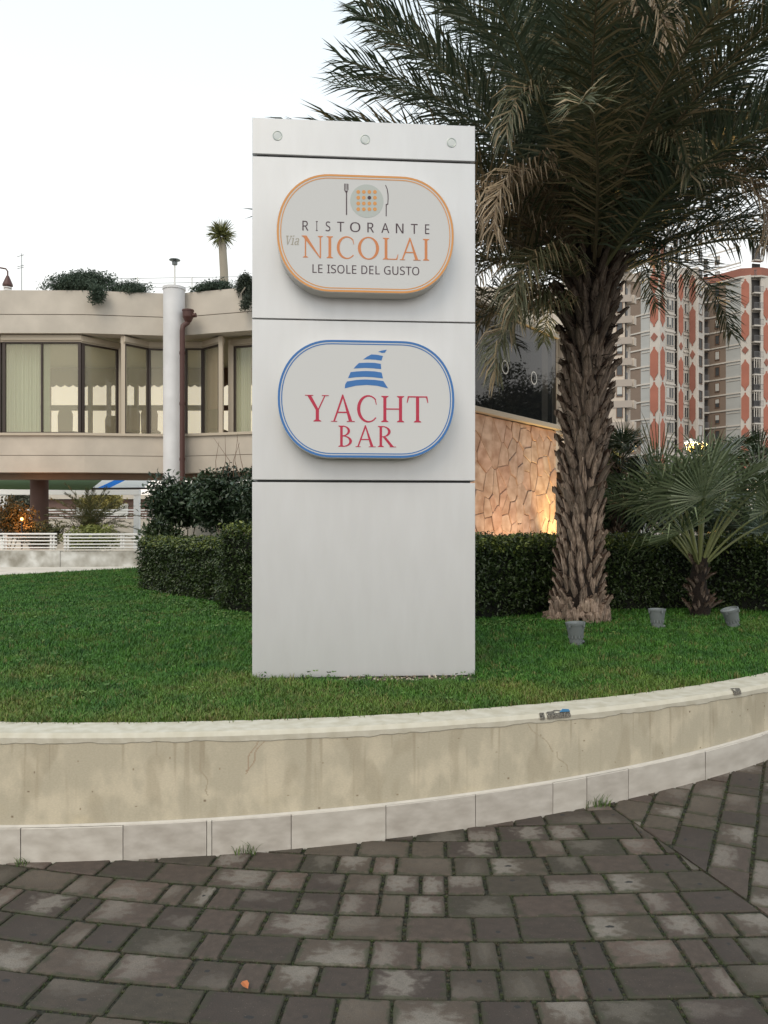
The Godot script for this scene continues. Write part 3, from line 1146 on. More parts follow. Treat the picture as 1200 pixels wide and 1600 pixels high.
	for q in [Vector3(dp.x + 0.1, 6.03, -17.45), Vector3(dp.x + 0.09, 5.98, -17.42), Vector3(dp.x + 0.01, 5.88, -17.33), Vector3(dp.x, 5.78, -17.32), Vector3(dp.x, 2.2, -17.32), Vector3(dp.x, 0.6, -17.32)]:
		pts.append(q)
	g.tube(pts, [0.055, 0.055, 0.055, 0.055, 0.055, 0.055], 12)
	var pipe := put(g, "drainpipe", M.brown_metal, b)
	g = Geo.new()
	g.xf = Transform3D(Basis.IDENTITY, Vector3(dp.x + 0.1, 6.0, -17.42))
	g.lathe([Vector2(0.0, 0.0), Vector2(0.07, 0.0), Vector2(0.115, 0.1), Vector2(0.12, 0.22), Vector2(0.13, 0.225), Vector2(0.13, 0.255), Vector2(0.0, 0.25)], 18)
	g.tube([Vector3(0.06, 0.13, 0.0), Vector3(0.18, 0.14, 0.02)], [0.045, 0.05], 10)
	put(g, "rainwater_hopper", M.brown_metal, pipe)
	for y in [3.0, 4.2, 5.3]:
		g = Geo.new()
		g.xf = Transform3D(Basis.IDENTITY, Vector3(dp.x, y, -17.32))
		g.lathe([Vector2(0.056, -0.03), Vector2(0.066, -0.03), Vector2(0.066, 0.03), Vector2(0.056, 0.03)], 12)
		put(g, "pipe_clip", M.brown_metal, pipe)
	# undercroft pillar
	g = Geo.new()
	g.xf = Transform3D(Basis.IDENTITY, w3(pl(61.5, 19.0), 0.0))
	g.lathe([Vector2(0.205, 0.55), Vector2(0.205, 3.22)], 28)
	put(g, "round_pillar", M.pillar_brown, b)
	# chairs of the upstairs room, seen through the panes
	var chair := thing("dining_chair", Vector3.ZERO, "round backed wooden chair upstairs, behind the glass left of the white column", "chair", "chairs in the upstairs room")
	g = Geo.new()
	var o := PackedVector2Array()
	for q in [Vector2(-0.19, 0.46), Vector2(0.19, 0.46), Vector2(0.2, 0.85), Vector2(0.17, 0.95), Vector2(0.1, 0.99), Vector2(-0.1, 0.99), Vector2(-0.17, 0.95), Vector2(-0.2, 0.85)]:
		o.append(q)
	g.xf = Transform3D(Basis.IDENTITY, Vector3(0, 0, 0.2))
	g.prism(o, 0.0, 0.04, 0.01, true)
	put(g, "backrest", M.wood_dark, chair)
	g = Geo.new()
	g.cbox(Vector3(0, 0.44, 0), Vector3(0.4, 0.05, 0.4))
	put(g, "seat", M.wood_dark, chair)
	for q in [Vector2(-0.17, -0.17), Vector2(0.17, -0.17), Vector2(-0.17, 0.17), Vector2(0.17, 0.17)]:
		g = Geo.new()
		g.cbox(Vector3(q.x, 0.21, q.y), Vector3(0.04, 0.41, 0.04))
		put(g, "leg", M.wood_dark, chair)
	var where := [[236, 19.6, 0.1, "round backed wooden chair upstairs, behind the pane beside the white column"], [110, 19.8, -0.2, "wooden chair upstairs behind the angled left pane, farthest left of the room"], [203, 19.6, 0.5, "wooden chair upstairs, cut by the beige post of the second bay"], [340, 19.4, -0.1, "wooden chair upstairs, right of the drainpipe behind the narrow panes"], [168, 20.8, 0.9, "wooden chair upstairs, low behind the slanting pane of the first bay"]]
	for k in where.size():
		var c: Node3D = chair if k == 0 else chair.duplicate()
		if k:
			c.name = numbered("dining_chair")
			add_child(c)
		c.set_meta("label", where[k][3])
		c.position = w3(pl(where[k][0], where[k][1]), 3.411)
		c.rotation.y = where[k][2]


func right_building() -> void:
	var a := Vector2(0.64, 9.485)
	var c := Vector2(2.58, 12.04)
	var wing := thing("stone_wing", w3(a, 0.5), "low wing with crazy stone wall under a slanting band of dark glass", "building")
	var t := face_frame(a, c)
	var l := a.distance_to(c)
	# backing wall
	var g := Geo.new()
	g.xf = t
	g.box(Vector3(0, 0.4, -0.3), Vector3(l, 2.985, -0.012))
	put(g, "wall", M.stone_mortar, wing)
	# crazy paving of stones: cells round scattered points, taller than wide
	var r := rnd(91)
	var sites := []
	var tries := 0
	while sites.size() < 118 and tries < 6000:
		tries += 1
		var q := Vector2(r.randf_range(-0.1, l + 0.1), r.randf_range(0.9, 3.1))
		var ok := true
		var gap := r.randf_range(0.13, 0.25)
		for s in sites:
			if Vector2((s.x - q.x) * 1.35, s.y - q.y).length() < gap:
				ok = false
				break
		if ok:
			sites.append(q)
	for i in sites.size():
		var cell := PackedVector2Array([Vector2(0, 0.8), Vector2(l, 0.8), Vector2(l, 2.98), Vector2(0, 2.98)])
		for j in sites.size():
			if j == i or sites[j].distance_to(sites[i]) > 0.95:
				continue
			var si := Vector2(sites[i].x * 1.35, sites[i].y)
			var sj := Vector2(sites[j].x * 1.35, sites[j].y)
			var mid := (si + sj) / 2.0
			var nn := (sj - si).normalized()
			var cut := PackedVector2Array()
			for k in cell.size():
				var p := Vector2(cell[k].x * 1.35, cell[k].y)
				var q := Vector2(cell[(k + 1) % cell.size()].x * 1.35, cell[(k + 1) % cell.size()].y)
				var dp := (p - mid).dot(nn)
				var dq := (q - mid).dot(nn)
				if dp <= 0.0:
					cut.append(Vector2(p.x / 1.35, p.y))
				if dp * dq < 0.0:
					var x := p.lerp(q, dp / (dp - dq))
					cut.append(Vector2(x.x / 1.35, x.y))
			cell = cut
			if cell.size() < 3:
				break
		if cell.size() < 3:
			continue
		# roughen the outline a little
		var p := PackedVector2Array()
		for k in cell.size():
			var u := cell[k]
			var w := cell[(k + 1) % cell.size()]
			if u.distance_to(w) < 0.012:
				continue
			p.append(u)
			if u.distance_to(w) > 0.1:
				var nrm := (w - u).orthogonal().normalized()
				var key := fmod(absf((u.x + w.x) * 37.1 + (u.y + w.y) * 91.7), 1.0) - 0.5
				p.append(u.lerp(w, 0.4) + nrm * key * 0.016 * signf(u.x - w.x + 0.31 * (u.y - w.y)))
		p = Geo.clean(p, 0.004)
		if Geometry2D.triangulate_polygon(p).is_empty():
			p = cell
		p = Geo.inset(p, r.randf_range(0.0005, 0.0065))
		if absf(Geo.area(p)) < 0.002 or Geometry2D.triangulate_polygon(p).is_empty():
			continue
		g = Geo.new()
		g.xf = t
		g.prism(p, -0.012, 0.016 + r.randf_range(-0.008, 0.008), 0.006)
		put(g, "stone", M["stone_%d" % (r.randi() % 5)], wing)
	# dark band of glass with its frame
	g = Geo.new()
	g.xf = t
	g.plate(Vector3(-0.02, 2.99, -0.1), Vector3(l + 0.03, 3.06, 0.09), 0.006)
	put(g, "window_sill", M.beige_frame, wing)
	var win := Node3D.new()
	win.name = "window"
	wing.add_child(win)
	win.position = w3(a, 3.06) - origin_of(wing)
	for k in 2:
		g = Geo.new()
		g.xf = t
		g.quad(Vector3(l * k / 2.0 + 0.003, 3.06, 0.02), Vector3(l * (k + 1) / 2.0 - 0.003, 3.06, 0.02), Vector3(l * (k + 1) / 2.0 - 0.003, 4.36, 0.02), Vector3(l * k / 2.0 + 0.003, 4.36, 0.02), Vector3.BACK)
		put(g, "pane", M.dark_glass, win)
	g = Geo.new()
	g.xf = t
	g.plate(Vector3(-0.02, 4.36, -0.05), Vector3(l + 0.02, 4.43, 0.06), 0.006)
	g.box(Vector3(l - 0.02, 3.06, -0.03), Vector3(l + 0.0, 4.36, 0.03))
	put(g, "frame", M.beige_frame, win)
	for q in [[787, 574], [832, 591]]:
		# white ring stickers on the glass
		var along := 0.0
		var dx: float = (q[0] - 600.0) / LENS
		var e := (c - a).normalized()
		along = (dx * a.y - a.x) / (e.x - dx * e.y)
		var d := a.y + e.y * along
		g = Geo.new()
		g.xf = t.translated_local(Vector3(along, hy(q[1], d), 0.024))
		for k in 28:
			var a0 := TAU * k / 28.0
			var a1 := TAU * (k + 1) / 28.0
			var v0 := Vector3(cos(a0), sin(a0), 0)
			var v1 := Vector3(cos(a1), sin(a1), 0)
			g.quad(v0 * 0.078, v1 * 0.078, v1 * 0.096, v0 * 0.096, Vector3.BACK)
		put(g, "ring_sticker", M.white_paint, win)
	# the room behind the glass
	g = Geo.new()
	g.xf = t
	g.box(Vector3(0.0, 2.9, -1.1), Vector3(l, 2.97, -0.31))
	g.box(Vector3(0.0, 2.97, -1.15), Vector3(l, 4.36, -1.05))
	g.box(Vector3(l - 0.06, 2.97, -1.05), Vector3(l - 0.03, 4.36, -0.04))
	g.box(Vector3(0.0, 2.97, -1.05), Vector3(0.03, 4.36, -0.04))
	put(g, "room_lining", M.dark_frame, wing)
	g = Geo.new()
	var roof := PackedVector2Array([a, c, Vector2(3.1, 17.45), Vector2(-1.6, 17.3)])
	for k in [[0, 1, 2], [0, 2, 3]]:
		g.tri(w3(roof[k[0]], 4.42), w3(roof[k[1]], 4.42), w3(roof[k[2]], 4.42), Vector3.UP)
		g.tri(w3(roof[k[0]], 4.37), w3(roof[k[1]], 4.37), w3(roof[k[2]], 4.37), Vector3.DOWN)
	put(g, "roof", M.stucco_warm, wing)
	g = band([c, Vector2(3.1, 17.45)], 0.4, 4.36, 0.2)
	band([Vector2(-1.6, 17.3), a], 0.4, 4.36, 0.2, g)
	put(g, "return_wall", M.stucco_warm, wing)
	# ground lamp that washes the stones by the corner
	var lp := a.lerp(c, 0.93) + Vector2((c - a).normalized().y, -(c - a).normalized().x) * 0.42
	var lamp := thing("wall_washer", w3(lp, 0.62), "warm lit ground lamp behind the hedge washing the stone wall's right end", "lamp")
	g = Geo.new()
	g.xf = Transform3D(Basis.IDENTITY, w3(lp, 0.0))
	g.lathe([Vector2(0.0, 0.6), Vector2(0.05, 0.6), Vector2(0.07, 0.74), Vector2(0.08, 0.76), Vector2(0.06, 0.76)], 16)
	put(g, "housing", M.lamp_grey, lamp)
	g = Geo.new()
	g.ball(w3(lp, 0.775), Vector3(0.05, 0.03, 0.05), 6, 12)
	put(g, "bulb", M.lamp_glow, lamp)
	var spot := SpotLight3D.new()
	spot.name = "wall_washer_light"
	lamp.add_child(spot)
	spot.position = w3(lp, 0.83) - lamp.position
	var inward := w3(a.lerp(c, 0.93), 2.9) - w3(lp, 0.83)
	spot.basis = Basis.looking_at(inward.normalized(), Vector3.RIGHT)
	spot.light_color = Color(1.0, 0.86, 0.58)
	spot.light_energy = 4.0
	spot.spot_angle = 34.0
	spot.spot_angle_attenuation = 0.9
	spot.spot_range = 30.0
	spot.spot_attenuation = 2.0
	spot.light_size = 0.04
	spot.shadow_enabled = true
	# a second, wider flood farther from the wall
	var fp := a.lerp(c, 0.5) + Vector2((c - a).normalized().y, -(c - a).normalized().x) * 0.95
	var flood := thing("wall_flood", w3(fp, 0.62), "low garden flood lamp behind the hedge, lighting the middle of the stone wall", "lamp")
	g = Geo.new()
	g.xf = Transform3D(Basis.IDENTITY, w3(fp, 0.0))
	g.lathe([Vector2(0.0, 0.6), Vector2(0.05, 0.6), Vector2(0.07, 0.74), Vector2(0.08, 0.76), Vector2(0.06, 0.76)], 16)
	put(g, "housing", M.lamp_grey, flood)
	g = Geo.new()
	g.ball(w3(fp, 0.775), Vector3(0.05, 0.03, 0.05), 6, 12)
	put(g, "bulb", M.lamp_glow, flood)
	var wide := SpotLight3D.new()
	wide.name = "wall_flood_light"
	flood.add_child(wide)
	wide.position = w3(fp, 0.83) - flood.position
	wide.basis = Basis.looking_at((w3(a.lerp(c, 0.5), 2.1) - w3(fp, 0.83)).normalized(), Vector3.UP)
	wide.light_color = Color(1.0, 0.86, 0.70)
	wide.light_energy = 1.8
	wide.spot_angle = 62.0
	wide.spot_angle_attenuation = 0.8
	wide.spot_range = 30.0
	wide.spot_attenuation = 2.0
	wide.light_size = 0.05
	wide.shadow_enabled = true


# ---------------------------------------------------------------- the tower blocks

func hexagon(x0: float, x1: float, y0: float, y1: float) -> PackedVector2Array:
	var c := (x0 + x1) / 2.0
	var w := (x1 - x0) / 2.0
	var nk := w * 0.2
	var tip := minf(w * 1.5, (y1 - y0) * 0.3)
	return PackedVector2Array([Vector2(c - nk, y0), Vector2(c + nk, y0), Vector2(c + nk, y0 + tip * 0.3), Vector2(c + w, y0 + tip), Vector2(c + w, y1 - tip), Vector2(c + nk, y1 - tip * 0.3), Vector2(c + nk, y1), Vector2(c - nk, y1), Vector2(c - nk, y1 - tip * 0.3), Vector2(c - w, y1 - tip), Vector2(c - w, y0 + tip), Vector2(c - nk, y0 + tip * 0.3)])


func tower_wall(b: Node3D, p: Vector2, q: Vector2, y1: float, m: Material, called := "wall_panel") -> Transform3D:
	var t := face_frame(p, q)
	var g := Geo.new()
	g.xf = t
	g.box(Vector3(0, 0, -0.3), Vector3(p.distance_to(q), y1, 0))
	put(g, called, m, b)
	return t


func tower_windows(b: Node3D, t: Transform3D, xs: Array, w: float, h: float, y_first: float, storey: float, n: int, r: RandomNumberGenerator, panes := 1) -> void:
	# one frame and pane mesh shared by all windows of a column
	var f := Geo.new()
	f.box(Vector3(-w / 2 - 0.08, -0.08, 0.0), Vector3(w / 2 + 0.08, 0.0, 0.12))
	f.box(Vector3(-w / 2 - 0.08, h, 0.0), Vector3(w / 2 + 0.08, h + 0.08, 0.1))
	f.box(Vector3(-w / 2 - 0.08, 0.0, 0.0), Vector3(-w / 2, h, 0.1))
	f.box(Vector3(w / 2, 0.0, 0.0), Vector3(w / 2 + 0.08, h, 0.1))
	for k in range(1, panes):
		f.box(Vector3(-w / 2 + w * k / panes - 0.04, 0.0, 0.0), Vector3(-w / 2 + w * k / panes + 0.04, h, 0.09))
	var fm := f.mesh()
	var pg := Geo.new()
	pg.box(Vector3(-w / 2, 0.0, -0.05), Vector3(w / 2, h, 0.03))
	var pm := pg.mesh()
	var bg := Geo.new()
	bg.box(Vector3(-w / 2 / panes * 0.98, 0.0, 0.031), Vector3(w / 2 / panes * 0.96, h, 0.06))
	var bm := bg.mesh()
	for x in xs:
		for k in n:
			var at_ := t.translated_local(Vector3(x, y_first + k * storey, 0))
			var win := share(fm, "window", M.tower_white if panes > 1 else M.wood_dark, b, at_)
			var pane := MeshInstance3D.new()
			pane.name = "pane"
			pane.mesh = pm
			pane.material_override = M.tower_pane
			win.add_child(pane)
			if r.randf() < 0.5:
				var blind := MeshInstance3D.new()
				blind.name = "blind"
				blind.mesh = bm
				blind.material_override = M.tower_blind
				win.add_child(blind)
				var lift := r.randf_range(0.0, 0.6)
				var side := r.randi_range(0, panes - 1)
				blind.transform = Transform3D(Basis.from_scale(Vector3(1, 1 - lift, 1)), Vector3(-w / 2 + w * (side + 0.5) / panes, h * lift, 0))


func tower_lines(b: Node3D, t: Transform3D, l: float, y_first: float, storey: float, n: int, x0 := 0.0, two := true) -> void:
	# string courses at every storey
	var g := Geo.new()
	g.box(Vector3(x0, -0.12, 0.0), Vector3(l + 0.1, 0.12, 0.14))
	if two:
		g.box(Vector3(x0 + 0.2, -0.62, 0.0), Vector3(l + 0.1, -0.5, 0.1))
	var m := g.mesh()
	for k in n:
		share(m, "string_course", M.tower_white, b, t.translated_local(Vector3(0, y_first + k * storey, 0)))


func tower_hexes(b: Node3D, t: Transform3D, x0: float, x1: float, d: float, rows: Array, diamond: Array, m: Material) -> void:
	for q in rows:
		var g := Geo.new()
		g.xf = t
		var y0 := maxf(0.5, hy(q[1] / 5.0 + 400.0, d))
		var y1 := minf(45.0, hy(q[0] / 5.0 + 400.0, d))
		g.prism(hexagon(x0, x1, y0, y1), 0.0, 0.12)
		put(g, "orange_panel", m, b)
	var c := (x0 + x1) / 2.0
	var w := (x1 - x0) / 2.0
	var y0 := hy(diamond[1] / 5.0 + 400.0, d)
	var y1 := hy(diamond[0] / 5.0 + 400.0, d)
	var g := Geo.new()
	g.xf = t
	g.prism(PackedVector2Array([Vector2(c, y0), Vector2(c + w * 0.9, (y0 + y1) / 2), Vector2(c, y1), Vector2(c - w * 0.9, (y0 + y1) / 2)]), 0.0, 0.12)
	put(g, "diamond_panel", M.tower_orange_dull_shade, b)


func balconies(b: Node3D, t: Transform3D, x0: float, x1: float, y_first: float, storey: float, n: int, out: float, r: RandomNumberGenerator, closed := 0) -> void:
	# loggias: recess shade painted as a dark panel, with slab, railing, sometimes glazing
	var w := x1 - x0
	var slab := Geo.new()
	slab.box(Vector3(0, -0.25, 0.0), Vector3(w, 0.0, out))
	var sm := slab.mesh()
	var shade_geo := Geo.new()
	shade_geo.box(Vector3(0.08, 0.0, 0.0), Vector3(w - 0.08, storey - 0.5, 0.05))
	var hm := shade_geo.mesh()
	var rail := Geo.new()
	rail.box(Vector3(0, 0.98, out - 0.06), Vector3(w, 1.04, out))
	rail.box(Vector3(0, 0.1, out - 0.05), Vector3(w, 0.14, out - 0.01))
	for k in 10:
		rail.box(Vector3(w * k / 9.0 - 0.02, 0.0, out - 0.05), Vector3(w * k / 9.0 + 0.02, 1.0, out - 0.01))
	var rm := rail.mesh()
	var glz := Geo.new()
	for k in 5:
		glz.box(Vector3(w * k / 4.0 - 0.06, 1.04, out - 0.1), Vector3(w * k / 4.0 + 0.06, storey - 0.3, out - 0.02))
	var gm := glz.mesh()
	for k in n:
		var at_ := t.translated_local(Vector3(x0, y_first + k * storey, 0))
		var bal := share(sm, "balcony", M.tower_white, b, at_)
		for part in [["shade_panel", hm, M.tower_dark], ["railing", rm, M.tower_rail]]:
			var o := MeshInstance3D.new()
			o.name = part[0]
			o.mesh = part[1]
			o.material_override = part[2]
			bal.add_child(o)
		if k < closed:
			var o := MeshInstance3D.new()
			o.name = "glazing_bars"
			o.mesh = gm
			o.material_override = M.tower_white
			bal.add_child(o)


func towers() -> void:
	var r := rnd(55)
	# cream block on the left
	var b := thing("cream_apartment_block", w3(pl(950, 116), 0), "cream apartment block with grey floor bands, showing just right of the palm trunk", "building", "tower blocks behind the garden")
	var p := pl(880, 117)
	var q := pl(976, 115)
	var t := tower_wall(b, p, q, 39.0, M.tower_cream)
	var l := p.distance_to(q)
	var sx := (33.0 * 115) / LENS
	var y0: float = hy(1300.0 / 5 + 400, 115) - 4 * sx
	for k in 14:
		var g := Geo.new()
		g.xf = t
		g.box(Vector3(0, y0 + k * sx - 0.9, 0.0), Vector3(l + 1.0, y0 + k * sx + 0.1, 0.12))
		put(g, "floor_band", M.tower_band, b)
	tower_windows(b, t, [l - 0.7, l - 5.2], 0.75, 1.4, y0 + 0.75, sx, 13, r)
	var side := tower_wall(b, pl(976.2, 115.1), pl(985, 117), 39.0, M.tower_cream)
	balconies(b, side, 0.05, 0.65, y0 + 0.12, sx, 13, 0.2, r)
	var ends := Geo.new()
	ends.box(Vector3(0.7, -1.0, 0.0), Vector3(1.7, 0.15, 1.1))
	var em := ends.mesh()
	for k in 13:
		share(em, "balcony_end", M.tower_cream, b, side.translated_local(Vector3(0, y0 + k * sx, 0)))
	# left tower with the orange panels
	b = thing("orange_panel_tower", w3(pl(1040, 136), 0), "pale tower block with columns of orange hexagon panels, left of the brown walled tower", "building", "tower blocks behind the garden")
	var top := 45.4
	sx = 27.6 * 136 / LENS
	var base: float = hy(1270.0 / 5 + 400, 136) - 5 * sx
	var n := 16
	t = tower_wall(b, pl(984, 139.6), pl(1001, 137.8), top, M.tower_brown)
	l = pl(984, 139.6).distance_to(pl(1001, 137.8))
	tower_lines(b, t, l, base, sx, n, 0.0, false)
	t = tower_wall(b, pl(1001.2, 137.75), pl(1015, 136.5), top, M.tower_grey)
	l = pl(1001.2, 137.75).distance_to(pl(1015, 136.5))
	tower_lines(b, t, l, base, sx, n)
	var rows := [[-360, -120], [-100, 290], [300, 550], [710, 970], [985, 1250], [1270, 1530], [1545, 1800], [1815, 2080]]
	t = tower_wall(b, pl(1015.2, 136.4), pl(1031, 135), top + 0.8, M.tower_white, "pillar")
	l = pl(1015.2, 136.4).distance_to(pl(1031, 135))
	tower_hexes(b, t, 0.12, l - 0.3, 135.7, rows, [598, 668], M.tower_orange)
	t = tower_wall(b, pl(1031.1, 135), pl(1039, 135.9), top + 0.8, M.tower_white, "pillar")
	l = pl(1031.1, 135).distance_to(pl(1039, 135.9))
	tower_hexes(b, t, 0.12, l - 0.15, 135.5, rows, [598, 668], M.tower_orange)
	t = tower_wall(b, pl(1039.1, 136.3), pl(1054, 137.6), top, M.tower_white)
	l = pl(1039.1, 136.3).distance_to(pl(1054, 137.6))
	tower_windows(b, t, [l * 0.5], l * 0.72, 1.75, base + 0.65, sx, n, r, 3)
	tower_lines(b, t, l, base, sx, n, 0.0, false)
	t = tower_wall(b, pl(1054.1, 138.8), pl(1060, 139.2), top, M.tower_dark)
	l = pl(1054.1, 138.8).distance_to(pl(1060, 139.2))
	balconies(b, t, 0.05, l - 0.05, base, sx, n, 0.9, r)
	t = tower_wall(b, pl(1060.1, 137.9), pl(1067.5, 138.5), top + 0.8, M.tower_white, "pillar")
	l = pl(1060.1, 137.9).distance_to(pl(1067.5, 138.5))
	tower_hexes(b, t, 0.05, l - 0.1, 138, [[-100, 350], [380, 620], [790, 1020], [1035, 1290], [1310, 1560], [1575, 1800], [1815, 2080]], [670, 735], M.tower_orange)
	t = tower_wall(b, pl(1067.6, 138.9), pl(1077, 139.6), top, M.tower_white)
	l = pl(1067.6, 138.9).distance_to(pl(1077, 139.6))
	tower_windows(b, t, [l * 0.5], l * 0.6, 1.7, base + 0.6, sx, n, r, 2)
	tower_lines(b, t, l, base, sx, n, 0.0, false)
	t = tower_wall(b, pl(1077.1, 139.0), pl(1090, 137.6), top + 0.8, M.tower_white, "pillar")
	l = pl(1077.1, 139.0).distance_to(pl(1090, 137.6))
	tower_hexes(b, t, 0.1, l - 0.4, 138.3, [[-100, 380], [395, 700], [830, 1070], [1085, 1310], [1330, 1560], [1575, 1800], [1815, 2080]], [735, 805], M.tower_orange_dull_shade)  # shade of this left-facing side is painted in as a darker orange
	t = tower_wall(b, pl(1090.1, 137.65), pl(1098, 139.4), top, M.tower_white)
	l = pl(1090.1, 137.65).distance_to(pl(1098, 139.4))
	tower_windows(b, t, [l * 0.5], l * 0.62, 1.7, base + 0.4, sx, n, r)
	var g := Geo.new()
	g.xf = Transform3D(Basis.IDENTITY, w3(pl(1052, 141.5), 0))
	g.box(Vector3(-7.0, 0, -10), Vector3(5.4, top - 0.3, 0.2))
	g.box(Vector3(-2.0, top - 0.3, -8), Vector3(3.4, top + 2.2, -1.0))
	put(g, "tower_core", M.tower_white, b)
	# right tower
	b = thing("brown_wall_tower", w3(pl(1150, 142), 0), "tall tower block with brown window wall and balconies, farthest right", "building", "tower blocks behind the garden")
	top = hy(437, 143)
	sx = 25.1 * 143 / LENS
	base = hy(1205.0 / 5 + 400, 143) - 6 * sx
	n = 17
	t = tower_wall(b, pl(1098.1, 146.5), pl(1107, 146.3), top, M.tower_brown)
	l = pl(1098.1, 146.5).distance_to(pl(1107, 146.3))
	balconies(b, t, 0.05, l - 0.05, base, sx, n - 1, 1.0, r)
	t = tower_wall(b, pl(1107.1, 146.2), pl(1134, 143.6), top, M.tower_brown)
	l = pl(1107.1, 146.2).distance_to(pl(1134, 143.6))
	tower_windows(b, t, [l * 0.52], 0.75, 1.5, base + 0.75, sx, n - 1, r)
	tower_lines(b, t, l, base, sx, n, 0.0, false)
	t = tower_wall(b, pl(1134.1, 143.55), pl(1157, 141.4), top, M.tower_grey)
	l = pl(1134.1, 143.55).distance_to(pl(1157, 141.4))
	tower_lines(b, t, l, base, sx, n)
	t = tower_wall(b, pl(1157.1, 141.2), pl(1173, 140.2), top, M.tower_white, "pillar")
	l = pl(1157.1, 141.2).distance_to(pl(1173, 140.2))
	tower_hexes(b, t, 0.15, l - 0.25, 140.8, [[170, 405], [425, 660], [810, 1050], [1068, 1305], [1322, 1560], [1575, 1800], [1815, 2080]], [706, 768], M.tower_orange)
	t = tower_wall(b, pl(1173.1, 141.2), pl(1189, 141.6), top, M.tower_white)
	l = pl(1173.1, 141.2).distance_to(pl(1189, 141.6))
	balconies(b, t, 0.1, l - 0.1, base + 0.3, sx, n - 1, 0.9, r, 9)
	t = tower_wall(b, pl(1189.1, 140.6), pl(1203, 141.0), top, M.tower_white, "pillar")
	l = pl(1189.1, 140.6).distance_to(pl(1203, 141.0))
	tower_hexes(b, t, 0.5, l - 0.15, 140.8, [[250, 500], [520, 760], [900, 1140], [1160, 1400], [1420, 1660], [1680, 1900]], [800, 862], M.tower_orange)
	t = tower_wall(b, pl(1203.2, 141.5), pl(1290, 147), top, M.tower_white)
	tower_windows(b, t, [1.6, 4.6, 7.6], 1.4, 1.6, base + 0.7, sx, n - 1, r, 2)
	# orange fascia round the roof, with a pale edge
	var rim := [pl(1099, 145.9), pl(1107, 145.8), pl(1157, 140.9), pl(1190, 140.3), pl(1290, 146.5)]
	put(band(rim, top, top + 1.35, 1.6), "roof_fascia", M.tower_orange_dull_shade, b)
	put(band(rim, top - 0.3, top - 0.01, 1.6), "roof_edge", M.tower_white, b)
	g = Geo.new()
	g.xf = Transform3D(Basis.IDENTITY, w3(pl(1190, 150), 0))
	g.box(Vector3(-11, 0, -12), Vector3(12, top, 0.0))
	put(g, "tower_core", M.tower_white, b)
	g = Geo.new()
	g.xf = Transform3D(Basis.IDENTITY, w3(pl(1180, 152), 0))
	g.box(Vector3(-6, top, -6), Vector3(6, top + 2.6, 0.0))
	put(g, "roof_housing", M.tower_band, b)


# ---------------------------------------------------------------- the sign

const SIGN_L := Vector2(-0.8306, 5.04)
const SIGN_R := Vector2(0.587, 5.15)


# point of the photograph's sight line on the sign's plane, moved towards the viewer by z; in the sign's own axes
func on_sign(px: float, py: float, z := 0.0) -> Vector2:
	var dx := (px - 600.0) / LENS
	var e := (SIGN_R - SIGN_L).normalized()
	var nn := Vector2(e.y, -e.x)
	var a := SIGN_L + nn * z
	var along := (dx * a.y - a.x) / (e.x - dx * e.y)
	return Vector2(along, hy(py, a.y + e.y * along))


func stem(x: float, t: float, foot := true, head := true) -> PackedVector2Array:
	var w := 0.085
	var p := PackedVector2Array()
	if foot:
		p.append_array([Vector2(x - w, 0), Vector2(x + t + w, 0), Vector2(x + t + w, 0.025), Vector2(x + t, 0.075)])
	else:
		p.append_array([Vector2(x, 0), Vector2(x + t, 0)])
	if head:
		p.append_array([Vector2(x + t, 0.925), Vector2(x + t + w, 0.975), Vector2(x + t + w, 1), Vector2(x - w, 1), Vector2(x - w, 0.975), Vector2(x, 0.925)])
	else:
		p.append_array([Vector2(x + t, 1), Vector2(x, 1)])
	if foot:
		p.append_array([Vector2(x, 0.075), Vector2(x - w, 0.025)])
	return p


func crescent(co: Vector2, ro: Vector2, ci: Vector2, ri: Vector2, a0: float, a1: float, n := 20) -> PackedVector2Array:
	var p := PackedVector2Array()
	for k in n + 1:
		var a := deg_to_rad(lerpf(a0, a1, float(k) / n))
		p.append(co + Vector2(cos(a), sin(a)) * ro)
	for k in n + 1:
		var a := deg_to_rad(lerpf(a1, a0, float(k) / n))
		p.append(ci + Vector2(cos(a), sin(a)) * ri)
	return p


func rect(x0: float, y0: float, x1: float, y1: float) -> PackedVector2Array:
	return PackedVector2Array([Vector2(x0, y0), Vector2(x1, y0), Vector2(x1, y1), Vector2(x0, y1)])


func poly(a: Array) -> PackedVector2Array:
	var p := PackedVector2Array()
	for i in range(0, a.size(), 2):
		p.append(Vector2(a[i], a[i + 1]))
	return p


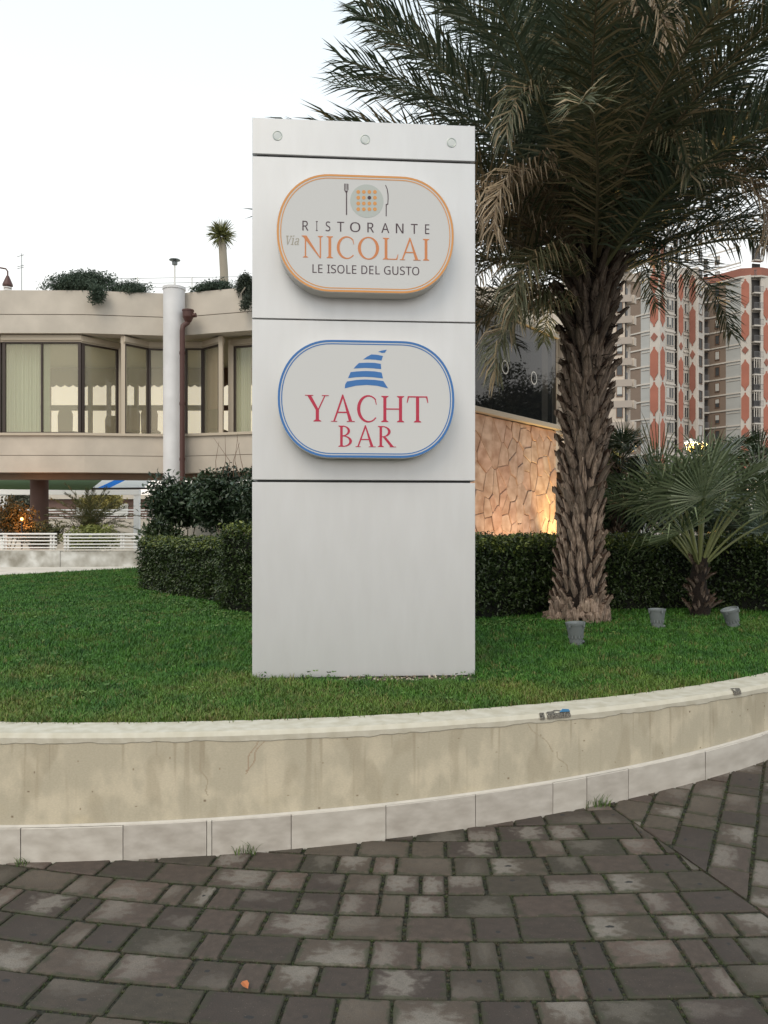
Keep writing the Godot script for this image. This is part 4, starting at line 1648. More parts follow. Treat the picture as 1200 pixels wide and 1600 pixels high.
# a roman capital of height 1: [advance, outlines]
func glyph(ch: String) -> Array:
	match ch:
		"N":
			return [1.02, [stem(0.14, 0.06, true, false), stem(0.82, 0.06, false, true), poly([0.02, 1, 0.22, 1, 0.86, 0.0, 0.835, -0.03]), rect(0.0, 0.972, 0.13, 0.999)]]
		"I":
			return [0.44, [stem(0.15, 0.125)]]
		"C":
			return [0.92, [crescent(Vector2(0.49, 0.5), Vector2(0.45, 0.525), Vector2(0.525, 0.5), Vector2(0.355, 0.465), 44, 318), poly([0.80, 0.87, 0.84, 0.66, 0.815, 0.66, 0.775, 0.80])]]
		"O":
			return [1.08, [crescent(Vector2(0.53, 0.5), Vector2(0.49, 0.525), Vector2(0.53, 0.5), Vector2(0.35, 0.47), 90, 270), crescent(Vector2(0.53, 0.5), Vector2(0.49, 0.525), Vector2(0.53, 0.5), Vector2(0.35, 0.47), -90, 90)]]
		"L":
			return [0.78, [stem(0.15, 0.125), poly([0.27, 0.001, 0.74, 0.001, 0.78, 0.25, 0.755, 0.25, 0.68, 0.045, 0.27, 0.045])]]
		"A":
			return [0.98, [poly([0.10, 0.0, 0.17, 0.0, 0.515, 0.93, 0.465, 1.02]), poly([0.46, 1.03, 0.51, 1.03, 0.885, 0.0, 0.745, 0.0]), rect(0.25, 0.33, 0.69, 0.38), rect(0.02, -0.001, 0.265, 0.027), rect(0.655, -0.001, 0.98, 0.027)]]
		"Y":
			return [0.98, [poly([0.08, 1, 0.235, 1, 0.56, 0.44, 0.43, 0.44]), poly([0.785, 1, 0.835, 1, 0.56, 0.44, 0.515, 0.46]), poly([0.34, 0, 0.65, 0, 0.65, 0.025, 0.56, 0.075, 0.56, 0.46, 0.43, 0.46, 0.43, 0.075, 0.34, 0.025]), rect(0.0, 0.974, 0.33, 1.001), rect(0.68, 0.974, 0.95, 1.001)]]
		"H":
			return [1.05, [stem(0.14, 0.125), stem(0.78, 0.125), rect(0.26, 0.48, 0.79, 0.525)]]
		"T":
			return [0.88, [stem(0.375, 0.13, true, false), poly([0.04, 1.001, 0.84, 1.001, 0.88, 0.75, 0.85, 0.75, 0.79, 0.953, 0.09, 0.953, 0.03, 0.75, 0.0, 0.75])]]
		"B":
			return [0.80, [stem(0.14, 0.12), crescent(Vector2(0.26, 0.755), Vector2(0.35, 0.245), Vector2(0.26, 0.755), Vector2(0.235, 0.205), -90, 90), crescent(Vector2(0.26, 0.268), Vector2(0.44, 0.268), Vector2(0.26, 0.268), Vector2(0.315, 0.226), -90, 90)]]
		"R":
			return [0.92, [stem(0.14, 0.12), crescent(Vector2(0.26, 0.735), Vector2(0.41, 0.265), Vector2(0.26, 0.735), Vector2(0.285, 0.225), -90, 90), poly([0.30, 0.475, 0.44, 0.475, 0.84, 0.0, 0.68, 0.0]), rect(0.62, -0.001, 0.93, 0.027)]]
	return [0.4, []]


# a word of capitals filling the box between two corners on the sign
func word(text: String, lo: Vector2, hi: Vector2, z: float, m: Material, parent: Node, frame: Transform3D, gap := 0.06) -> void:
	var total := -gap
	for ch in text:
		total += glyph(ch)[0] + gap
	var s := Vector2((hi.x - lo.x) / total, hi.y - lo.y)
	var x := 0.0
	for ch in text:
		var gl := glyph(ch)
		var g := Geo.new()
		g.xf = frame
		for k in gl[1].size():
			var p := PackedVector2Array()
			for q in gl[1][k]:
				p.append(lo + Vector2((q.x + x) * s.x, q.y * s.y))
			g.prism(p, z, z + 0.0012 + 0.0003 * k)
		put(g, "letter", m, parent)
		x += gl[0] + gap


# ready-made lettering fitted to a box
func type(text: String, font: String, lo: Vector2, hi: Vector2, z: float, m: Material, parent: Node, frame: Transform3D, slant := 0.0, fit_height := true) -> void:
	var f := SystemFont.new()
	f.font_names = PackedStringArray([font])
	var tm := TextMesh.new()
	tm.font = f
	tm.font_size = 64
	tm.pixel_size = 0.01
	tm.depth = 0.0
	tm.curve_step = 0.5
	tm.text = text
	var a := tm.get_mesh_arrays()
	var v: PackedVector3Array = a[Mesh.ARRAY_VERTEX]
	var b := AABB(v[0], Vector3.ZERO)
	for q in v:
		b = b.expand(q)
	var s := Vector2((hi.x - lo.x) / b.size.x, (hi.y - lo.y) / b.size.y)
	if not fit_height:
		s.x = s.y
		lo.x = (lo.x + hi.x) / 2.0 - b.size.x * s.x / 2.0
	var ix: PackedInt32Array = a[Mesh.ARRAY_INDEX]
	var g := Geo.new()
	g.xf = frame
	for i in range(0, ix.size(), 3):
		var p := []
		for k in 3:
			var q := v[ix[i + k]] - b.position
			p.append(Vector3(lo.x + q.x * s.x + slant * q.y * s.y, lo.y + q.y * s.y, z))
		g.tri(p[0], p[1], p[2], Vector3.BACK)
	put(g, "lettering", m, parent)


func lozenge(c: Vector2, w: float, h: float, flat: float, inset := 0.0) -> PackedVector2Array:
	var p := PackedVector2Array()
	var rx := w / 2.0 - flat - inset
	var ry := h / 2.0 - inset
	for side in [1.0, -1.0]:
		for k in 33:
			var a := -PI / 2 + PI * k / 32.0
			var ca := cos(a)
			var sa := sin(a)
			# ends a little squarer than an ellipse
			var e := 0.94
			p.append(c + side * Vector2(flat + rx * pow(absf(ca), e) * signf(ca), ry * pow(absf(sa), e) * signf(sa)))
	return p


func ring_strip(g: Geo, o: PackedVector2Array, i: PackedVector2Array, z: float) -> void:
	for k in o.size():
		var j := (k + 1) % o.size()
		g.quad(Vector3(o[k].x, o[k].y, z), Vector3(o[j].x, o[j].y, z), Vector3(i[j].x, i[j].y, z), Vector3(i[k].x, i[k].y, z), Vector3.BACK)


func totem() -> void:
	var base_y := 0.585
	var sign_ := thing("totem_sign", w3((SIGN_L + SIGN_R) / 2.0, base_y), "tall pale metal totem sign with two oval plates, standing in the lawn", "sign")
	var t := face_frame(SIGN_L, SIGN_R)
	var w := SIGN_L.distance_to(SIGN_R)
	var g := Geo.new()
	g.xf = t
	g.box(Vector3(0.03, base_y - 0.2, -0.27), Vector3(w - 0.03, on_sign(394, 186).y, -0.02))
	put(g, "core", M.sign_gap, sign_)
	# cladding panels with dark open joints
	var edges := [1060, 753.2, 749.6, 498.6, 496.8, 243.6, 239.8, 183.3]
	for k in 4:
		var y0 := on_sign(394, edges[2 * k]).y
		var y1 := on_sign(394, edges[2 * k + 1]).y
		g = Geo.new()
		g.xf = t
		g.plate(Vector3(0, y0, -0.024), Vector3(w, y1, 0.0), 0.003)
		g.box(Vector3(0, y0, -0.29), Vector3(0.028, y1, -0.0245))
		g.box(Vector3(w - 0.028, y0, -0.29), Vector3(w, y1, -0.0245))
		g.box(Vector3(0, y0, -0.31), Vector3(w, y1, -0.2905))
		if k == 3:
			g.box(Vector3(0.028, y1 - 0.02, -0.29), Vector3(w - 0.028, y1 - 0.001, -0.0245))
		put(g, "panel", M.sign_metal, sign_)
	# three round caps in the head panel
	for q in [[433.5, 212], [570.5, 218], [705.5, 223]]:
		var c := on_sign(q[0], q[1])
		var cap := Node3D.new()
		cap.name = "cap"
		sign_.add_child(cap, true)
		cap.position = t * Vector3(c.x, c.y, 0) - sign_.position
		g = Geo.new()
		g.xf = t.translated_local(Vector3(c.x, c.y, 0)) * Transform3D(Basis(Vector3.RIGHT, PI / 2), Vector3.ZERO)
		g.lathe([Vector2(0.024, 0.0005), Vector2(0.031, 0.0005), Vector2(0.031, 0.0018), Vector2(0.028, 0.003), Vector2(0.024, 0.0018)], 28)
		put(g, "cap_rim", M.cap_ring, cap)
		g = Geo.new()
		g.xf = t.translated_local(Vector3(c.x, c.y, 0)) * Transform3D(Basis(Vector3.RIGHT, PI / 2), Vector3.ZERO)
		g.lathe([Vector2(0.0235, 0.001), Vector2(0.0235, 0.0015), Vector2(0.018, 0.0022), Vector2(0.0, 0.0024)], 24)
		put(g, "cap_disc", M.cap_disc, cap)
	# oval plates
	for k in 2:
		var th := 0.13 if k == 0 else 0.125
		var x0 := on_sign([431.5, 433.0][k], 360, th).x
		var x1 := on_sign([709.8, 710.8][k], 360, th).x
		var xc := (x0 + x1) / 2.0
		var y1 := on_sign(571, [273.0, 531.0][k], th).y
		var y0 := on_sign(571, [458.0, 716.0][k], th).y
		var c := Vector2(xc, (y0 + y1) / 2.0)
		var ww := x1 - x0
		var hh := y1 - y0
		var flat := 0.215
		var plate := Node3D.new()
		plate.name = "oval_plate"
		sign_.add_child(plate, true)
		plate.position = t * Vector3(c.x, c.y, 0) - sign_.position
		g = Geo.new()
		g.xf = t
		g.prism(lozenge(c, ww - 0.004, hh - 0.004, flat), 0.001, th - 0.006, 0.002)
		put(g, "plate_side", M.sign_side, plate)
		g = Geo.new()
		g.xf = t
		g.prism(lozenge(c, ww, hh, flat), th - 0.006, th, 0.003)
		put(g, "plate_face", M.sign_face, plate)
		var ink: Material = M.ink_gold if k == 0 else M.ink_blue
		g = Geo.new()
		g.xf = t
		if k == 0:
			ring_strip(g, lozenge(c, ww, hh, flat, 0.004), lozenge(c, ww, hh, flat, 0.0165), th + 0.001)
			ring_strip(g, lozenge(c, ww, hh, flat, 0.0245), lozenge(c, ww, hh, flat, 0.0305), th + 0.001)
		else:
			ring_strip(g, lozenge(c, ww, hh, flat, 0.004), lozenge(c, ww, hh, flat, 0.0175), th + 0.001)
			ring_strip(g, lozenge(c, ww, hh, flat, 0.0245), lozenge(c, ww, hh, flat, 0.031), th + 0.001)
		put(g, "border_line", ink, plate)
		if k == 0:
			restaurant_plate(plate, t, th)
		else:
			yacht_plate(plate, t, th)


func restaurant_plate(plate: Node, t: Transform3D, th: float) -> void:
	# figures traced at four times size from the corner 420, 260
	var z := func(x: float, y: float) -> Vector2: return on_sign(420 + x / 4.0, 260 + y / 4.0, th)
	var c: Vector2 = z.call(613, 217)
	var rr: float = z.call(717, 217).x - c.x
	var g := Geo.new()
	g.xf = t
	var p := PackedVector2Array()
	for k in 40:
		p.append(c + Vector2(cos(TAU * k / 40), sin(TAU * k / 40)) * rr)
	g.prism(p, th, th + 0.0008)
	put(g, "dish", M.ink_plate, plate)
	for i in 4:
		for j in 4:
			var o: Vector2 = z.call(559 + 34.7 * i, 160 + 36 * j)
			g = Geo.new()
			g.xf = t
			p = PackedVector2Array()
			for k in 12:
				p.append(o + Vector2(cos(TAU * k / 12), sin(TAU * k / 12)) * 0.0118)
			g.prism(p, th + 0.0008, th + 0.0016)
			put(g, "dot", M.ink_dark if i == 2 and j == 1 else M.ink_gold, plate)
	# fork
	g = Geo.new()
	g.xf = t
	for q in [[471, 108, 475.5, 150], [479, 108, 483, 146], [487, 108, 491, 146], [493, 110, 497.5, 148]]:
		var a: Vector2 = z.call(q[0], q[3])
		var b: Vector2 = z.call(q[2], q[1])
		g.prism(rect(a.x, a.y, b.x, b.y), th, th + 0.001)
	for q in [[472, 148, 481, 165, 488, 170, 495, 148, 487, 152]]:
		p = PackedVector2Array()
		for k in range(0, q.size(), 2):
			p.append(z.call(q[k], q[k + 1]))
		g.prism(p, th, th + 0.0013)
	var a: Vector2 = z.call(482.5, 303)
	var b: Vector2 = z.call(489, 166)
	g.prism(rect(a.x, a.y, b.x, b.y), th, th + 0.0016)
	put(g, "fork", M.ink_dark, plate)
	# knife
	g = Geo.new()
	g.xf = t
	p = PackedVector2Array()
	for q in [Vector2(727, 117), Vector2(732, 117), Vector2(742, 140), Vector2(748, 172), Vector2(748.5, 205), Vector2(746, 239), Vector2(737, 241), Vector2(736.5, 311), Vector2(730.5, 311), Vector2(731, 236), Vector2(741, 234), Vector2(743, 205), Vector2(742, 172), Vector2(737, 142)]:
		p.append(z.call(q.x, q.y))
	g.prism(p, th, th + 0.001)
	put(g, "knife", M.ink_dark, plate)
	# lettering
	var names := "RISTORANTE"
	var xs := [229, 300, 370, 449, 540, 637, 728, 818, 909, 990]
	var ws := [38, 12, 29, 44, 64, 42, 50, 48, 42, 27]
	for k in 10:
		var drop: float = (xs[k] - 229.0) / 761.0 * 20.0
		var lo: Vector2 = z.call(xs[k] - ws[k] / 2.0, 402 + drop)
		var hi: Vector2 = z.call(xs[k] + ws[k] / 2.0, 341 + drop)
		lo.y = (z.call(600, 412) as Vector2).y
		hi.y = (z.call(600, 351) as Vector2).y
		type(names[k], "Droid Sans", lo, hi, th + 0.001, M.ink_dark, plate, t)
	var y0: float = z.call(605, 579).y
	var y1: float = z.call(605, 443).y
	word("NICOLAI", Vector2(z.call(206, 500).x, y0), Vector2(z.call(1013, 500).x, y1), th, M.ink_orange, plate, t, 0.05)
	type("Via", "Droid Serif", Vector2(z.call(97, 490).x, z.call(140, 491).y), Vector2(z.call(186, 430).x, z.call(140, 430).y), th + 0.001, M.ink_grey, plate, t, 0.2)
	type("LE ISOLE DEL GUSTO", "Droid Sans", Vector2(z.call(273, 640).x, z.call(605, 674).y), Vector2(z.call(940, 640).x, z.call(605, 620).y), th + 0.001, M.ink_dark, plate, t)


func yacht_plate(plate: Node, t: Transform3D, th: float) -> void:
	var z := func(x: float, y: float) -> Vector2: return on_sign(380 + x / 3.158, 490 + y / 3.158, th)
	var bands := [
		[501, 369, 503, 350, 512, 335, 560, 327, 600, 325, 650, 327, 692, 333, 703, 350, 715, 369, 660, 356, 610, 352, 555, 356],
		[517, 319, 530, 289, 560, 285, 605, 283, 650, 285, 683, 291, 690, 320, 640, 314, 600, 312, 555, 314],
		[545, 271, 556, 258, 571, 244, 610, 242, 650, 243, 679, 248, 681, 274, 640, 270, 600, 268],
		[592, 226, 612, 212, 633, 201, 660, 203, 690, 209, 682, 232, 655, 228, 625, 226],
		[666, 188, 684, 182, 709, 178, 699, 193, 685, 194]]
	for q in bands:
		var p := PackedVector2Array()
		for k in range(0, q.size(), 2):
			p.append(z.call(q[k], q[k + 1]))
		var g := Geo.new()
		g.xf = t
		g.prism(p, th, th + 0.001)
		put(g, "sail_stripe", M.ink_blue, plate)
	word("YACHT", Vector2(z.call(305, 500).x, z.call(610, 534.5).y), Vector2(z.call(913, 500).x, z.call(610, 405).y), th, M.ink_red, plate, t, 0.05)
	word("BAR", Vector2(z.call(464, 600).x, z.call(610, 658).y), Vector2(z.call(753, 600).x, z.call(610, 554).y), th, M.ink_red, plate, t, 0.05)


# ---------------------------------------------------------------- palms

# one feather leaf: outwards along +z, up along +y
func frond(r: RandomNumberGenerator, l: float, e0: float, droop: float, n: int, leaflet: float, tint: Array, width := 0.022, sag := 0.35) -> Geo:
	var g := Geo.new()
	g.tinted = true
	var pts := []
	var rad := []
	var dirs := []
	var p := Vector3.ZERO
	var sway := r.randf_range(-0.25, 0.25)
	var m := 26
	for k in m + 1:
		var s := float(k) / m
		var e := e0 - droop * pow(s, 1.35)
		var yaw := sway * s
		var d := Vector3(sin(yaw) * cos(e), sin(e), cos(yaw) * cos(e))
		pts.append(p)
		dirs.append(d)
		rad.append(lerpf(0.024, 0.004, pow(s, 0.7)) * l / 3.4)
		p += d * l / m
	g.col = tint[2]
	g.tube(pts, rad, 5, false)
	for k in n:
		var s := lerpf(0.1, 1.0, (k + r.randf() * 0.5) / n)
		var f := s * m
		var i := mini(int(f), m - 1)
		var o: Vector3 = pts[i].lerp(pts[i + 1], f - i)
		var d: Vector3 = dirs[i]
		var side := d.cross(Vector3.UP)
		side = side.normalized() if side.length() > 0.05 else Vector3.RIGHT
		var up := side.cross(d).normalized()
		var long := leaflet * minf(1.0, 0.35 + s * 3.2) * (1.0 - 0.5 * pow(s, 4.0))
		var ang := lerpf(1.25, 0.42, s)
		for h in [-1.0, 1.0]:
			if r.randf() < 0.04:
				continue
			var lift := r.randf_range(-0.25, 0.55)
			var a := ang + r.randf_range(-0.14, 0.14)
			var v: Vector3 = (side * h * sin(a) + d * cos(a) + up * lift).normalized()
			var ll := long * r.randf_range(0.82, 1.1)
			var q1: Vector3 = o + v * ll * 0.5
			var v2: Vector3 = (v + Vector3.DOWN * sag * r.randf_range(0.5, 1.5)).normalized()
			var q2: Vector3 = q1 + v2 * ll * 0.5
			var wide: Vector3 = (d - v * d.dot(v)).normalized()
			wide = (wide + up * r.randf_range(-0.7, 0.7)).normalized() * width * 0.5
			var t := r.randf()
			var base: Color = tint[0]
			g.col = base.lerp(tint[1], t)
			if tint.size() > 3 and r.randf() < tint[4]:
				g.col = (tint[3] as Color).lerp(tint[1], r.randf() * 0.4)
			g.quad(o - wide * 0.6, o + wide * 0.6, q1 + wide, q1 - wide)
			g.tri(q1 - wide, q1 + wide, q2)
	return g


# one fan leaf on its stalk, outwards along +z
func fan_leaf(r: RandomNumberGenerator, stalk: float, e0: float, radius: float, n: int, tint: Array, spread := 2.35) -> Geo:
	var g := Geo.new()
	g.tinted = true
	var pts := []
	var rad := []
	var p := Vector3.ZERO
	var e := e0
	for k in 9:
		pts.append(p)
		rad.append(lerpf(0.016, 0.007, k / 8.0))
		e = e0 - 0.5 * pow(k / 8.0, 1.5)
		p += Vector3(0, sin(e), cos(e)) * stalk / 8.0
	g.col = tint[2]
	g.tube(pts, rad, 5, false)
	var d := Vector3(0, sin(e), cos(e))
	var up := Vector3(0, cos(e), -sin(e))
	var tilt := r.randf_range(-0.6, 0.9)
	d = (d * cos(tilt) - up * sin(tilt)).normalized()
	up = Vector3.RIGHT.cross(d) * -1.0
	up = d.cross(Vector3.RIGHT).normalized()
	var roll := r.randf_range(-0.6, 0.6)
	var side := (Vector3.RIGHT * cos(roll) + up * sin(roll)).normalized()
	up = side.cross(d).normalized() * -1.0
	var o: Vector3 = pts[8]
	for k in n:
		var a := lerpf(-spread, spread, (k + 0.5) / n) + r.randf_range(-0.02, 0.02)
		var v := (d * cos(a) + side * sin(a) + up * 0.18 * absf(sin(a))).normalized()
		var wide := (side * cos(a) - d * sin(a)).normalized()
		var ll := radius * (0.72 + 0.28 * cos(a * 0.55)) * r.randf_range(0.88, 1.08)
		var w := minf(ll * spread * 0.5 / n, 0.011)
		var q1 := o + (v + up * r.randf_range(-0.05, 0.05)) * ll * 0.5
		var q2 := q1 + (v + Vector3.DOWN * r.randf_range(0.02, 0.16)).normalized() * ll * 0.25
		var q3 := q2 + (v + Vector3.DOWN * (r.randf_range(0.1, 0.6) if r.randf() < 0.85 else 1.6)).normalized() * ll * 0.25
		g.col = (tint[0] as Color).lerp(tint[1], r.randf())
		var fold := up * w * 0.5
		g.tri(o, q1 + wide * w + fold, q1 - fold)
		g.tri(o, q1 - fold, q1 - wide * w + fold)
		g.quad(q1 - wide * w + fold, q1 + wide * w + fold, q2 + wide * w * 0.7, q2 - wide * w * 0.7)
		g.tri(q2 - wide * w * 0.7, q2 + wide * w * 0.7, q3)
	return g


# a cut leaf base: grows along +y from the trunk, faces +z
func leaf_base(r: RandomNumberGenerator, w: float, h: float, lean: float, point: float, pale := 1.0) -> Geo:
	var g := Geo.new()
	g.tinted = true
	var rows := []
	var n := 5
	var cols := 6
	var ridge := []
	var torn := []
	for j in cols + 1:
		ridge.append(r.randf_range(-0.006, 0.006))
		torn.append(r.randf_range(-0.045, 0.03))
	for k in n + 1:
		var s := float(k) / n
		var ww := w * (1.0 - 0.3 * s) * (0.7 + 0.3 * minf(1.0, s * 3.0))
		if s > 0.75:
			ww *= lerpf(1.0, point, (s - 0.75) / 0.25)
		var z := lean * pow(s, 1.8) + 0.012 * sin(s * PI)
		var row := []
		for j in cols + 1:
			var u := float(j) / cols * 2.0 - 1.0
			row.append(Vector3(u * ww / 2.0 + 0.005 * sin(s * 7 + j), s * h + (float(torn[j]) if k == n else 0.0), z - u * u * 0.03 + float(ridge[j]) * (0.4 + s) + r.randf_range(-0.002, 0.002)))
		rows.append(row)
	var strand := []
	for j in cols:
		strand.append(r.randf_range(0.6, 1.2))
	for k in n:
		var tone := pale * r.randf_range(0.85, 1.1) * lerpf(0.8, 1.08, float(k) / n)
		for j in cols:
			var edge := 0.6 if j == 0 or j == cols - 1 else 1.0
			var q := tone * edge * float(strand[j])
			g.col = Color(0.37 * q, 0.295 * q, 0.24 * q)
			g.quad(rows[k][j], rows[k][j + 1], rows[k + 1][j + 1], rows[k + 1][j], Vector3(0, -0.2, 1))
	# cut end and sides
	g.col = Color(0.10, 0.062, 0.042)
	for j in cols:
		var a: Vector3 = rows[n][j]
		var b: Vector3 = rows[n][j + 1]
		g.quad(a, b, b + Vector3(0, -0.03, -0.04), a + Vector3(0, -0.03, -0.04), Vector3.UP)
	for j in [0, cols]:
		for k in n:
			var a: Vector3 = rows[k][j]
			var b: Vector3 = rows[k + 1][j]
			g.quad(a, b, b + Vector3(0, -0.03, -0.04), a + Vector3(0, 0, -0.05), Vector3(-1 if j == 0 else 1, 0, 0))
	# frayed strands at the cut
	g.col = Color(0.20, 0.14, 0.095)
	for i in 5:
		var a: Vector3 = rows[n][r.randi_range(0, cols)]
		var v := Vector3(r.randf_range(-0.3, 0.3), 1.0, r.randf_range(-0.2, 0.5)) * r.randf_range(0.02, 0.06)
		g.tri(a - Vector3(0.003, 0.01, 0), a + Vector3(0.003, -0.01, 0), a + v)
	return g


# whether a leaf's arch would run into the sign
func meets_sign(o: Vector3, az: float, l: float, e0: float, droop: float) -> bool:
	var p := o
	for k in 24:
		var s := k / 24.0
		var e := e0 - droop * pow(s, 1.35)
		p += Vector3(sin(az) * cos(e), sin(e), cos(az) * cos(e)) * l / 24.0
		if p.x < 1.0 and p.x > -1.3 and -p.z < 6.0 and p.y < 5.0:
			return true
	return false


func palm() -> void:
	var d := 7.9
	var foot := pl(905, d)
	var y0 := lawn_y(d) - 0.04
	var root := thing("palm_tree", w3(foot, y0), "big feather palm with a rough scaly trunk, its crown filling the top right", "tree")
	var r := rnd(101)
	# trunk line: a gentle lean and a swelling under the crown
	var axis := func(y: float) -> Vector3:
		var s := y / 3.5
		return Vector3(foot.x + 0.02 * sin(s * 3.0) + 0.13 * s * s, y0 + y, -d)
	var girth := func(y: float) -> float:
		var k := [[0.0, 0.29], [0.12, 0.255], [0.3, 0.205], [0.6, 0.185], [1.1, 0.18], [1.7, 0.19], [2.3, 0.195], [2.9, 0.205], [3.3, 0.215], [3.8, 0.19], [4.2, 0.12]]
		for i in k.size() - 1:
			if y <= k[i + 1][0]:
				return lerpf(k[i][1], k[i + 1][1], (y - k[i][0]) / (k[i + 1][0] - k[i][0]))
		return 0.1
	var g := Geo.new()
	g.tinted = false
	var pts := []
	var rad := []
	for k in 29:
		var y := 4.2 * k / 28.0
		pts.append(axis.call(y))
		rad.append(girth.call(y) * 0.93)
	g.tube(pts, rad, 24)
	var trunk := put(g, "trunk", M.bark_dark, root)
	# cut leaf bases in a spiral all the way up
	var shapes := []
	for k in 6:
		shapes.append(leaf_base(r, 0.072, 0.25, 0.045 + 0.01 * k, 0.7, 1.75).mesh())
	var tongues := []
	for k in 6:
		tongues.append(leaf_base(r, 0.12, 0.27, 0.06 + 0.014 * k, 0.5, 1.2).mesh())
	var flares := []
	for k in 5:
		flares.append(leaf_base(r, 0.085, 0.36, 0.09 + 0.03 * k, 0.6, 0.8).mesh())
	var n := 296
	for i in n:
		var s := (i + 0.5) / n
		# denser towards the foot where the bases are narrow
		var y := 0.07 + 3.32 * pow(s, 1.14)
		var az := i * 2.39996 + r.randf_range(-0.12, 0.12)
		var rr: float = girth.call(y)
		var tone := r.randf()
		var set_ := shapes if y < 1.25 else (tongues if y < 2.7 else flares)
		if y > 1.05 and y < 1.45 and r.randf() < 0.5:
			set_ = tongues if set_ == shapes else shapes
		var out := Vector3(sin(az), 0, cos(az))
		var b := Basis(Vector3.UP.cross(out), Vector3.UP, out)
		b = b * Basis(Vector3.FORWARD, r.randf_range(-0.16, 0.16)) * Basis(Vector3.RIGHT, r.randf_range(-0.02, 0.07))
		var sc := Vector3(r.randf_range(0.85, 1.15), r.randf_range(0.8, 1.15), r.randf_range(0.8, 1.2))
		if y < 0.45:
			sc.y *= 0.8
		var at_: Vector3 = (axis.call(y) as Vector3) + out * rr * 0.93
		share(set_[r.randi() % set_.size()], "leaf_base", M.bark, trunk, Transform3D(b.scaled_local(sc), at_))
	# dark fibre tufts between the upper bases
	for i in 60:
		var y := r.randf_range(1.7, 3.6)
		var az := r.randf() * TAU
		var out := Vector3(sin(az), 0, cos(az))
		var o: Vector3 = (axis.call(y) as Vector3) + out * float(girth.call(y)) * 0.95
		g = Geo.new()
		for k in 9:
			var a := o + Vector3(r.randf_range(-0.05, 0.05), r.randf_range(-0.05, 0.05), r.randf_range(-0.05, 0.05))
			var v := (out * r.randf_range(0.3, 1.0) + Vector3(r.randf_range(-0.7, 0.7), r.randf_range(-0.6, 0.9), r.randf_range(-0.7, 0.7))).normalized() * r.randf_range(0.06, 0.15)
			var wd := v.cross(out).normalized() * 0.007
			g.tri(a - wd, a + wd, a + v)
			g.tri(a - wd.rotated(out, 1.2), a + wd.rotated(out, 1.2), a + v)
		put(g, "fibre_tuft", M.fibre, trunk)
	# root collar: cracked lumps of old bases at the foot
	for i in 110:
		var az := i * 2.39996
		var out := Vector3(sin(az), 0, cos(az))
		var y := r.randf_range(0.0, 0.27)
		var rr := 0.325 - 0.38 * (y - 0.02) + 0.025 * sin(az * 3.0 + 1.0)
		g = Geo.new()
		g.tinted = true
		var sz := Vector3(r.randf_range(0.02, 0.045), r.randf_range(0.045, 0.10), r.randf_range(0.0, 0.035))
		var o: Vector3 = (axis.call(y) as Vector3) + out * rr
		var b := Basis(Vector3.UP.cross(out), Vector3.UP, out) * Basis.from_euler(Vector3(r.randf_range(-0.5, 0.3), r.randf_range(-0.4, 0.4), r.randf_range(-0.35, 0.35)))
		g.xf = Transform3D(b, o)
		var tone := r.randf_range(0.6, 1.2)
		g.col = Color(0.50 * tone, 0.39 * tone, 0.315 * tone)
		var o8 := PackedVector2Array()
		for k in 7:
			var a := TAU * k / 7.0
			o8.append(Vector2(cos(a) * sz.x, sin(a) * sz.y) * r.randf_range(0.6, 1.2))
		g.prism(o8, -0.09, sz.z, 0.012)
		put(g, "root_lump", M.bark, trunk)
	# crown: young leaves upright in the middle, old ones hanging round the outside
	var green := [Color(0.05, 0.08, 0.052), Color(0.15, 0.185, 0.125), Color(0.17, 0.165, 0.09), Color(0.30, 0.25, 0.15), 0.08]
	var olive := [Color(0.065, 0.078, 0.038), Color(0.145, 0.15, 0.085), Color(0.18, 0.145, 0.09), Color(0.36, 0.27, 0.16), 0.3]
	var dead := [Color(0.20, 0.14, 0.085), Color(0.42, 0.33, 0.22), Color(0.22, 0.15, 0.10)]
	var count := 118
	for i in count:
		var s := (i + 0.5) / count       # 0 = youngest
		if i % 2 == 0 and s > 0.93:
			continue
		var az := i * 2.39996 + 0.7 + r.randf_range(-0.1, 0.1)
		var e0 := lerpf(1.45, 0.42, pow(s, 0.8))
		var l := r.randf_range(2.8, 3.4) * (1.0 if s > 0.15 else 0.75 + s * 1.6)
		var droop := lerpf(0.55, 1.2, s) * r.randf_range(0.85, 1.15)
		var tint: Array = green
		if s > 0.62 and r.randf() < 0.45:
			tint = olive
		var y := lerpf(4.2, 3.4, s)
		var out := Vector3(sin(az), 0, cos(az))
		var o: Vector3 = (axis.call(y) as Vector3) + out * float(girth.call(y)) * 0.7
		if meets_sign(o, az, l, e0, droop):
			continue
		g = frond(r, l, e0, droop, 125, 0.55, tint, 0.0165)
		var f := MeshInstance3D.new()
		f.mesh = g.mesh()
		f.material_override = M.frond
		f.name = "frond"
		root.add_child(f, true)
		f.transform = Transform3D(Basis(Vector3.UP, az), o - root.position)
